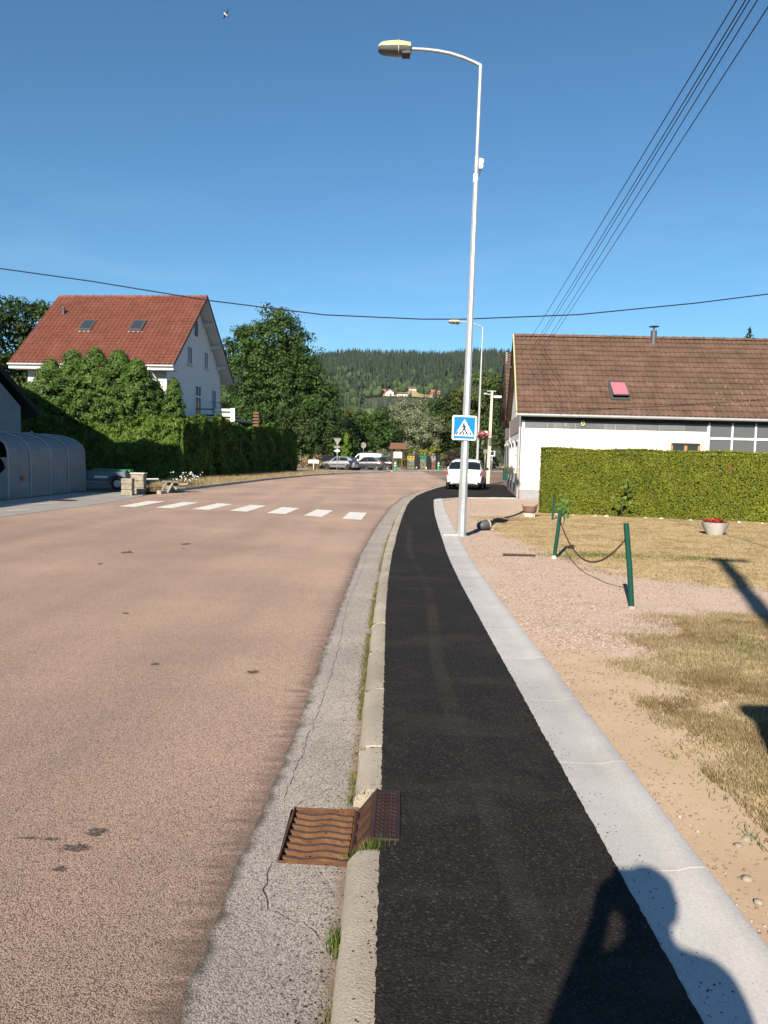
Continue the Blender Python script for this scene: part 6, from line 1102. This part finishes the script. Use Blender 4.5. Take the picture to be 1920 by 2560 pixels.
    for sd in (1, -1):
        for tt in (.47, .33): m = MB(); m.box(((tt-.5)*Lc, sd*(hw*.995), .82), (.14, .025, .025)); m.build('door_handle', MAT['blackp'] if mat != 'carwhite' else MAT[mat], t)
    return t
az = rad(10); rear = Vector((3.70, 36.5, .105)); c_ = rear+Vector((math.sin(az), math.cos(az), 0))*1.95
wc = car('parked_car', 'white hatchback parked on the black forecourt behind the lamp', HATCH, 3.95, 1.74, 'carwhite', c_, math.pi/2-az); m = MB(); m.box((-1.99, 0, .36), (.02, 1.05, .10)); m.build('diffuser', MAT['galvd'], wc)
hd_ = math.atan2(.30, -.95)
car('parked_car', 'silver three door hatchback, nearest of the cars in the parking place', HATCH, 3.83, 1.65, 'carsilver', (-4.75, 82.6, .03), hd_+.02, 'hub'); car('parked_car', 'dark grey hatchback parked just behind the silver one', HATCH, 3.8, 1.66, 'cardark', (-1.95, 85.6, .03), hd_+.1); car('parked_car', 'black hatchback with its nose showing left of the silver car', HATCH, 4.0, 1.7, 'carblack', (-6.2, 86.0, .03), hd_); car('parked_car', 'black hatchback at the right end of the parked row', HATCH, 3.9, 1.68, 'carblack', (-.75, 89.8, .03), hd_+.1)
car('parked_van', 'white panel van rising behind the dark grey car', VAN, 4.3, 1.82, 'carwhite', (-2.35, 91.5, .03), hd_+.05, van=True, cat='van'); car('parked_car', 'car half hidden inside the mouth of the garage tent', HATCH, 4.0, 1.66, 'cardark', (-13.05, 26.2, 0), rad(-91))

# ------------------------------------------------------------------ parking place furniture
def spost(loc, h, r=.03, mat='galvd', n=8): m = MB(); m.tube([(0, 0, -.1), (0, 0, h)], r, n); return m
t = empty('give_way_sign', (-4.78, 77.6, .05), 0, 'back of a triangular give way sign with smaller plates below', 'sign'); spost(0, 3.2, .035).build('post', MAT['galv'], t, True); flat([(-.40, 3.2), (.40, 3.2), (0, 2.5)], -.03, -.01).build('triangle_plate', MAT['signback'], t); m = MB(); m.box((-.03, -.04, 2.33), (.62, .02, .22)); m.build('name_plate', MAT['signback'], t); flat([(-.36, 1.95), (.02, 2.12), (.26, 2.03), (.26, 1.87), (-.1, 1.83)], -.06, -.04).build('arrow_plate', MAT['signw'], t)
t = empty('small_board', (-7.3, 79.6, .05), 0, 'low white board on a short post in the dry grass', 'sign'); m = MB(); m.box((0, 0, .4), (.09, .09, .8)); m.build('post', MAT['palestone'], t); m = MB(); m.box((0, -.06, .80), (1.05, .03, .30)); m.box((0, -.06, .98), (.9, .04, .04)); m.build('board', MAT['signw'], t)
t = empty('round_sign', (-2.65, 94, .03), 0, 'grey back of a round road sign beyond the van', 'sign'); spost(0, 3.0, .03).build('post', MAT['galvd'], t, True); flat([(.33*math.cos(k*.3142), 2.8+.36*math.sin(k*.3142)) for k in range(20)], -.04, -.02).build('disc', MAT['signback'], t)
k_ = empty('notice_board', (1.38, 88, .06), rad(6), 'roofed wooden notice board with white panel beside the bins', 'notice board')
for x in (-.5, .5): m = MB(); m.box((x, 0, 1.2), (.13, .13, 2.4), bev=.01); m.build('post', MAT['wood'], k_)
m = MB(); m.box((0, -.06, 1.74), (.92, .05, .78)); m.build('panel', MAT['paper'], k_)
for i in range(6): m = MB(); m.box((random.uniform(-.35, .35), -.09, random.uniform(1.5, 2.0)), (.16, .006, .12)); m.build('notice', MAT['palestone'], k_)
for s_ in (-1, 1): m = MB(); m.add([(-1.0, s_*.62, 2.36), (1.0, s_*.62, 2.36), (.82, 0, 3.0), (-.82, 0, 3.0), (-1.0, s_*.62, 2.42), (1.0, s_*.62, 2.42), (.82, 0, 3.06), (-.82, 0, 3.06)], [(0, 1, 2, 3), (7, 6, 5, 4), (0, 4, 5, 1), (1, 5, 6, 2), (2, 6, 7, 3), (3, 7, 4, 0)]); m.build('roof_slope', MAT['wood'], k_)
for s_ in (-1, 1): m = MB(); m.box((s_*.34, 0, 2.25), (.45, .08, .08), ry=s_*.7); m.build('brace', MAT['wood'], k_)
def recycling(x, y, cmat, pmat, lb):
    t = empty('recycling_bin', (x, y, .08), rad(-32), lb, 'recycling bin', 'recycling bins'); m = MB(); P = [(-.55, 0), (.55, 0), (.52, 1.62), (.3, 1.74), (-.3, 1.74), (-.52, 1.62)]; m.add([(a, -.55, b) for a, b in P]+[(a, .55, b) for a, b in P], [tuple(range(6)), tuple(range(11, 5, -1))]+[(i, (i+1) % 6, 6+(i+1) % 6, 6+i) for i in range(6)]); m.build('body', MAT['binside'], t)
    m = MB(); m.box((0, -.565, 1.38), (.98, .03, .46), bev=.01); f = m.build('coloured_front', MAT[cmat], t)
    for s_ in (-.22, .22): m = MB(); m.lathe([(.0, 0), (.09, 0), (.1, .02)], 12); m.xf(Matrix.Translation((s_, -.582, 1.44)) @ Matrix.Rotation(rad(90), 4, 'X')); m.build('hole', MAT['blackp'], f)
    m = MB(); m.box((0, -.562, .60), (.95, .02, 1.02)); m.build('picture_panel', MAT[pmat], t); m = MB(); m.box((0, -.575, 1.06), (.6, .015, .1)); m.build('label_strip', MAT['bingr'], t); m = MB(); m.tube([(.1*math.cos(q), 0, 1.86+.1*math.sin(q)) for q in np.linspace(0, 6.283, 13)], .02, 5); m.build('lifting_ring', MAT['galvd'], t)
recycling(3.4, 95.2, 'biny', 'binph', 'recycling bin with yellow front, nearest the notice board'); recycling(4.85, 96.0, 'bing', 'binph', 'recycling bin with green front, the middle one'); recycling(6.05, 97.0, 'bingr', 'binrd', 'recycling bin with grey front and reddish picture')
for (x, y, lb) in ((1.05, 80.6, 'green and white bollard in front of the parked cars'), (6.35, 92.9, 'green and white bollard beside the purple shrub')):
    t = empty('bollard', (x, y, .06), 0, lb, 'bollard', 'green bollards')
    m = MB(); m.lathe([(.13, 0), (.12, .72), (.12, .95), (.09, 1.02), (.0, 1.05)], 14); m.build('shaft', MAT['greenpl'], t, True, angle=40)
    for z in (.55, .78): m = MB(); m.lathe([(.126, z), (.126, z+.09)], 14); m.build('white_band', MAT['signw'], t, True)
for (x, y, lb) in ((3.75, 93.3, 'short pale post before the yellow recycling bin'), (4.95, 94.2, 'short pale post before the green recycling bin')): m = MB(); m.lathe([(.09, 0), (.08, .3), (.04, .36)], 10, (x, y, .07)); tag(m.build('short_post', MAT['palestone'], None, True), lb, 'post')
t = empty('speed_display', (13.3, 97.5, .05), 0, 'square speed display sign on a post beyond the utility pole', 'sign'); spost(0, 2.3, .05).build('post', MAT['galv'], t, True); flat(rsq(.34, .05), -.1, -.04).xf(Matrix.Translation((0, 0, 2.2))).build('housing', MAT['signw'], t); flat(rsq(.22, .02), -.11, -.1).xf(Matrix.Translation((0, 0, 2.2))).build('screen', MAT['blackp'], t)
t = empty('back_sign', (12.4, 97.2, .05), 0, 'small rectangular sign back beside the speed display', 'sign'); spost(0, 2.6, .04).build('post', MAT['galv'], t, True); m = MB(); m.box((0, -.05, 2.42), (.5, .02, .52)); m.build('plate', MAT['signback'], t)

# ------------------------------------------------------------------ overhead wires and bird
def wire(a, b, sag, r, label, n=28):
    a, b = Vector(a), Vector(b); m = MB(); m.tube([a.lerp(b, i/n)-Vector((0, 0, 4*sag*(i/n)*(1-i/n))) for i in range(n+1)], r, 5); tag(m.build('overhead_wire', MAT['wirem']), label, 'wire', 'overhead wires')
def through(p, q, y0): p, q = Vector(p), Vector(q); return p+(q-p)*((y0-p.y)/(q.y-p.y))
for i, (nx, fx, fz) in enumerate(((.411, 5.62, 5.95), (.420, 6.0, 6.05), (.423, 6.15, 6.1), (.436, 6.5, 6.2), (.452, 6.65, 6.25))):
    near = (nx*9, 9, 1.6+.5685*9); far = (fx, 33.9, fz); st = through(far, near, -9); wire(far, st, .10+.03*(i % 3), .0075, ('overhead wire nearest the lamp, running to the white building', 'second overhead wire from the lamp, running to the white building', 'third overhead wire from the lamp, running to the white building', 'fourth overhead wire from the lamp, thin and set apart', 'rightmost overhead wire running to the white building')[i])
cp = [(-16, 7.75), (-12.26, 7.19), (-9.35, 6.86), (-5.7, 6.36), (-2.04, 6.0), (1, 5.94), (2.34, 5.97), (5.99, 6.2), (9.62, 6.64), (11.92, 6.98), (17, 7.9)]; m = MB(); m.tube([(x, 25, z) for x, z in cp], .019, 6); tag(m.build('telephone_cable', MAT['wirem']), 'thick sagging cable crossing the whole street', 'cable')
bd = empty('bird', (-8.38, 40, 23.06), 0, 'dark winged pale bellied bird gliding high on the left', 'bird'); bd.rotation_euler = (rad(-50), rad(42), rad(10)); m = MB(); V = []
m.tube([(-.13, 0, 0), (-.09, 0, 0), (0, 0, 0), (.08, 0, 0), (.13, 0, 0)], [.012, .035, .045, .03, .006], 8); Vb = m.V[:]; Fb = m.F[:]
for s_ in (1, -1): m.add([(-.05, s_*.02, .01), (.05, s_*.02, .01), (.02, s_*.17, .035), (-.05, s_*.31, .0), (-.03, s_*.17, .03)], [(0, 1, 2, 4), (4, 2, 3)])
m.add([(.1, -.01, 0), (.1, .01, 0), (.19, .045, 0), (.17, 0, 0), (.19, -.045, 0)], [(0, 1, 2, 3), (0, 3, 4)])
o = m.build('body', MAT['wirem'], bd, True, angle=60); o.data.materials.append(MAT['palestone']); [setattr(p, 'material_index', 1) for p in o.data.polygons[:len(Fb)]]
# wooden pole and a block added to cast the square shadow: seen only by their shadows on the lawn
wp = empty('wooden_pole', (.46, -2.75, .1), 0, 'wooden line pole behind the camera, casting the long shadow', 'pole'); m = MB(); m.tube([(0, 0, -.1), (0, 0, 8.35)], [.13, .10], 10); m.build('shaft', MAT['greywood'], wp, True); m = MB(); m.box((.1, 0, 8.25), (.6, .1, .1), rz=rad(-12)); m.build('crossarm', MAT['greywood'], wp)
cbn = empty('shadow_block', (1.89, 1.22, .08), 0, 'added grey block beside the camera, shaped to cast the square shadow', 'shadow caster'); m = MB(); m.box((0, 0, .9), (1.38, .42, 1.8), bev=.01); m.build('casing', MAT['bingr'], cbn); m = MB(); m.box((0, 0, 1.83), (1.46, .5, .06)); m.build('lid', MAT['bingr'], cbn)
for s_ in (-.34, .34): m = MB(); m.box((s_, -.215, .9), (.66, .012, 1.6)); m.build('door', MAT['bingr'], cbn)
# ------------------------------------------------------------------ photographer (shadow in the foreground)
def skinned(name, verts, edges, root, sub=2):
    me = bpy.data.meshes.new(name); me.from_pydata([v[:3] for v in verts], edges, []); o = bpy.data.objects.new(name, me); COL.objects.link(o); sm = o.modifiers.new('skin', 'SKIN'); o.modifiers.new('sub', 'SUBSURF').render_levels = sub; o.modifiers['sub'].levels = sub
    for i, v in enumerate(verts): me.skin_vertices[0].data[i].radius = (v[3], v[4] if len(v) > 4 else v[3])
    me.skin_vertices[0].data[root].use_root = True; sm.use_smooth_shade = True
    bpy.context.view_layer.update(); ev = o.evaluated_get(bpy.context.evaluated_depsgraph_get()); r_ = bpy.data.meshes.new_from_object(ev); bpy.data.objects.remove(o); return r_
B0 = -.30
vv = [(0, B0, 1.0, .15, .12), (0, B0, 1.18, .14, .11), (0, B0, 1.36, .145, .115), (0, B0, 1.48, .09, .08), (0, B0+.01, 1.55, .058), (0, B0+.02, 1.66, .088, .10), (0, B0+.02, 1.76, .07, .085),
      (-.15, B0, 1.46, .068), (-.215, B0+.10, 1.26, .046), (-.13, B0+.18, 1.41, .04), (-.075, B0+.235, 1.52, .032), (-.07, B0+.25, 1.57, .036, .022),
      (.20, B0-.02, 1.49, .075), (.27, B0+.05, 1.25, .05), (.14, B0+.17, 1.40, .042), (.085, B0+.235, 1.52, .032), (.08, B0+.25, 1.57, .036, .022),
      (-.09, B0, .92, .10), (-.10, B0+.02, .55, .068), (-.11, B0-.01, .2, .045), (-.12, B0+.08, .14, .04), (-.12, B0+.16, .13, .035),
      (.09, B0, .92, .10), (.10, B0-.02, .55, .068), (.12, B0-.08, .2, .045), (.13, B0+.01, .14, .04), (.13, B0+.09, .13, .035)]
ed = [(0, 1), (1, 2), (2, 3), (3, 4), (4, 5), (5, 6), (3, 7), (7, 8), (8, 9), (9, 10), (10, 11), (3, 12), (12, 13), (13, 14), (14, 15), (15, 16), (0, 17), (17, 18), (18, 19), (19, 20), (20, 21), (0, 22), (22, 23), (23, 24), (24, 25), (25, 26)]
for s_, wi in ((-1, 11), (1, 16)):
    x0, y0, z0 = vv[wi][:3]
    for k, (dx, dz, ln) in enumerate(((-.02, .02, .05), (-.008, .03, .065), (.006, .03, .062), (.018, .02, .05))):
        a = len(vv); vv += [(x0+dx, y0+.004, z0+dz, .010), (x0+dx-s_*.018, y0+.012, z0+dz+ln*.5, .009), (x0+dx-s_*.04, y0+.0, z0+dz+ln*.75, .008)]; ed += [(wi, a), (a, a+1), (a+1, a+2)]
    a = len(vv); vv += [(x0-s_*.012, y0-.03, z0+.01, .011), (x0-s_*.03, y0-.035, z0+.04, .009)]; ed += [(wi, a), (a, a+1)]
pe = empty('person', (0, B0, .105), 0, 'photographer in dark clothes holding up a phone behind the camera', 'person')
bme = skinned('body', vv, ed, 0)
for mt in ('skin', 'shirt', 'jeans', 'blackp'): bme.materials.append(MAT[mt])
for p in bme.polygons:
    c = p.center; p.material_index = 3 if c.z < .2 else 2 if c.z < 1.0 else 1 if (c.z < 1.5 and not (c.y > B0+.15 and c.z > 1.3)) else 0
bo = mobj('body', bme, None, pe); inv(bo, pe)
m = MB(); m.lathe([(.098, 0), (.105, .05), (.09, .11), (.05, .145), (.0, .155)], 16, (0, B0+.0, 1.67)); inv(m.build('hair', MAT['hair'], pe, True), pe)
for s_ in (-1, 1): inv(MB().lathe([(.0, -.012), (.012, 0), (.0, .012)], 8, (s_*.032, B0+.11, 1.685)).build('eye', MAT['blackp'], pe, True), pe)
ns = MB(); ns.add([(-.012, B0+.10, 1.65), (.012, B0+.10, 1.65), (0, B0+.13, 1.655), (0, B0+.105, 1.70)], [(0, 1, 2), (0, 2, 3), (1, 3, 2)]); inv(ns.build('nose', MAT['skin'], pe, True), pe)
ph = MB(); ph.box((0, -.035, 1.60), (.078, .009, .16), bev=.003); tag(ph.build('phone', MAT['blackp']), 'black phone held up by the photographer', 'phone')

# ------------------------------------------------------------------ grass, weeds, gravel, crumbs
def zyard(P): return np.array([.082+yard_z(x, y) for x, y in P])
def lawn_pts(n, x0, x1, y0, y1, lim, dmin=-.12, thr=.0, sc=1.5):
    P = []
    while len(P) < n:
        y = y0+(y1-y0)*random.random()**1.35; x = random.uniform(x0, x1)
        if x > .54*y+.5: continue
        d = lim(x, y)+.35*fbm(x, y, 1.8)+.35*(random.random()**3)
        if d > dmin and fbm(x, y, sc)+.6*fbm(x+7, y, 5) > thr-.9*random.random()**2: P.append((x, y))
    return np.array(P)
P = lawn_pts(85000, 1.6, 5.2, 2.2, 8.0, LAWN_LO, -.12-.0, .02); blades('dry_grass_tufts', np.column_stack([P, zyard(P)]), .036, .0048, MAT['lawnblade'], None, .95, 'stuff')
P = lawn_pts(52000, 2.2, 12, 9.3, 21.5, LAWN_HI, -.1, -.12, .8); blades('lawn_grass', np.column_stack([P, zyard(P)]), .030, .009, MAT['lawnblade'], None, .9, 'stuff')
P = lawn_pts(3200, 1.5, 4.0, 2.6, 7.4, lambda x, y: .6-abs(LAWN_LO(x, y)-.3), .05, .10); blades('green_grass_tufts', np.column_stack([P, zyard(P)]), .034, .005, MAT['greenblade'], None, .7, 'stuff')
P = np.array([(3.3+random.gauss(0, .45), 12.3+random.gauss(0, .25)) for _ in range(1600)]+[(4.9+random.gauss(0, .4), 12.2+random.gauss(0, .2)) for _ in range(900)]+[(3.0+random.gauss(0, .1), 6.3+random.gauss(0, .25)) for _ in range(500)]); blades('clover_patch', np.column_stack([P, zyard(P)]), .035, .009, MAT['greenblade'], None, .8, 'stuff')
P = []
while len(P) < 15000:
    y = 28.8+42*random.random()**1.2; x0_, x1_ = np.interp(y, [28, 31, 42, 52, 61, 72], [-8.9, -9.4, -11.6, -10.8, -9.6, -8.2]), float(X_LEFT(y))-.2; x = random.uniform(x0_, x1_)
    if fbm(x, y, .9) > -.15-.5*random.random(): P.append((x, y, .10+.04*fbm(x, y, .8)))
blades('verge_grass', P, .17, .022, MAT['lawnblade'], None, .6, 'stuff')
W_ = []
for y in np.concatenate([RNG.uniform(1.9, 2.9, 420), RNG.uniform(3.45, 9, 4200), RNG.uniform(9, 19, 3200)]):
    if fbm(.3, y, 1.3)+.5*fbm(4, y, 6) > -.12: W_.append((float(X_KERB(y))-abs(random.gauss(0, .016 if y < 5 else .022)), y, .006))
for yj in (2.90, 3.43, 3.965, 4.97, 5.98, 6.99, 8.0): W_ += [(random.uniform(-.1, .03), yj+random.gauss(0, .008), .07) for _ in range(60 if yj > 3.6 else 20)]
blades('kerb_weeds', W_, .026, .0045, MAT['weed'], None, .9, 'stuff')
P = [(.015+random.gauss(0, .03), 2.905+random.gauss(0, .014), .085) for _ in range(120)]+[(-.12+random.gauss(0, .012), 2.43+random.gauss(0, .03), .006) for _ in range(110)]+[(-.06+random.gauss(0, .03), 2.91+random.gauss(0, .01), .05) for _ in range(60)]+[(-.10+random.gauss(0, .02), 3.47+random.gauss(0, .015), .02) for _ in range(70)]
blades('kerb_grass_tufts', P, .055, .005, MAT['greenblade'], None, .75, 'stuff')
pebm = leafmat('pink_pebbles', (.20, .145, .115), (.40, .31, .26), (.60, .52, .46), 0, 3, .9); crm = leafmat('asphalt_crumbs', (.012, .011, .011), (.03, .028, .027), None, 0, 9, .8); chipm = leafmat('pale_chips', (.35, .30, .26), (.62, .58, .54), None, 0, 9, .8)
P = []
while len(P) < 15000:
    y = 2.2+26*random.random()**1.7; x = float(X_CL(y))+.37+abs(random.gauss(0, 1.0+.05*y))
    if x > .53*y+.4 or x > 5.3: continue
    if lawn_d(x, y) < -.02+.2*fbm(x, y, 2) and SAND(x, y) < .0+.5*(random.random()-.6) and fbm(x, y, 1.1) > -.35: P.append((x, y, .084+yard_z(x, y)))
o = pebbles('gravel', P, .0078, pebm); tag(o, kind='stuff')
P = [(1.22+random.random()*.5, random.uniform(2.2, 6.2)) for _ in range(900)]; o = pebbles('sand_clods', [(x, y, .084+yard_z(x, y)) for x, y in P], .007, M('sand_clods', (.24, .17, .11), .95, .25, 20)); tag(o, kind='stuff')
P = [(random.uniform(.05, .85), 1.9+9*random.random()**1.8, .106) for _ in range(330)]; o = pebbles('pale_chippings', P, .0030, chipm); tag(o, kind='stuff')
P = []
for _ in range(900):
    y = 1.9+10*random.random()**1.7; r_ = random.random()
    if r_ < .5: P.append((float(X_ASPH(y))-abs(random.gauss(0, .03)), y, .101))
    elif r_ < .8: P.append((float(X_CL(y))+.015+abs(random.gauss(0, .035)), y, .103))
    else: P.append((float(X_CL(y))+.10+random.gauss(0, .02), y, .102))
o = pebbles('asphalt_crumbs', P, .0034, crm); tag(o, kind='stuff')
P = [(float(X_KERB(y))-abs(random.gauss(.03, .08)), y, .008) for y in 1.9+12*RNG.random(1100)**1.5]; o = pebbles('gutter_grit', P, .0038, crm); tag(o, kind='stuff')
# ------------------------------------------------------------------ air: thin blue haze over the valley
hzm = bpy.data.materials.new('valley_haze'); hzm.use_nodes = True; N = hzm.node_tree.nodes; L = hzm.node_tree.links; N.remove(N['Principled BSDF'])
pv = N.new('ShaderNodeVolumePrincipled'); pv.inputs['Color'].default_value = (.80, .88, 1.0, 1); pv.inputs['Density'].default_value = .00004; pv.inputs['Anisotropy'].default_value = .1
L.new(pv.outputs[0], N['Material Output'].inputs['Volume'])
m = MB(); m.box((0, 500, 140), (2800, 4300, 284)); hzo = m.build('haze', hzm); tag(hzo, kind='stuff')
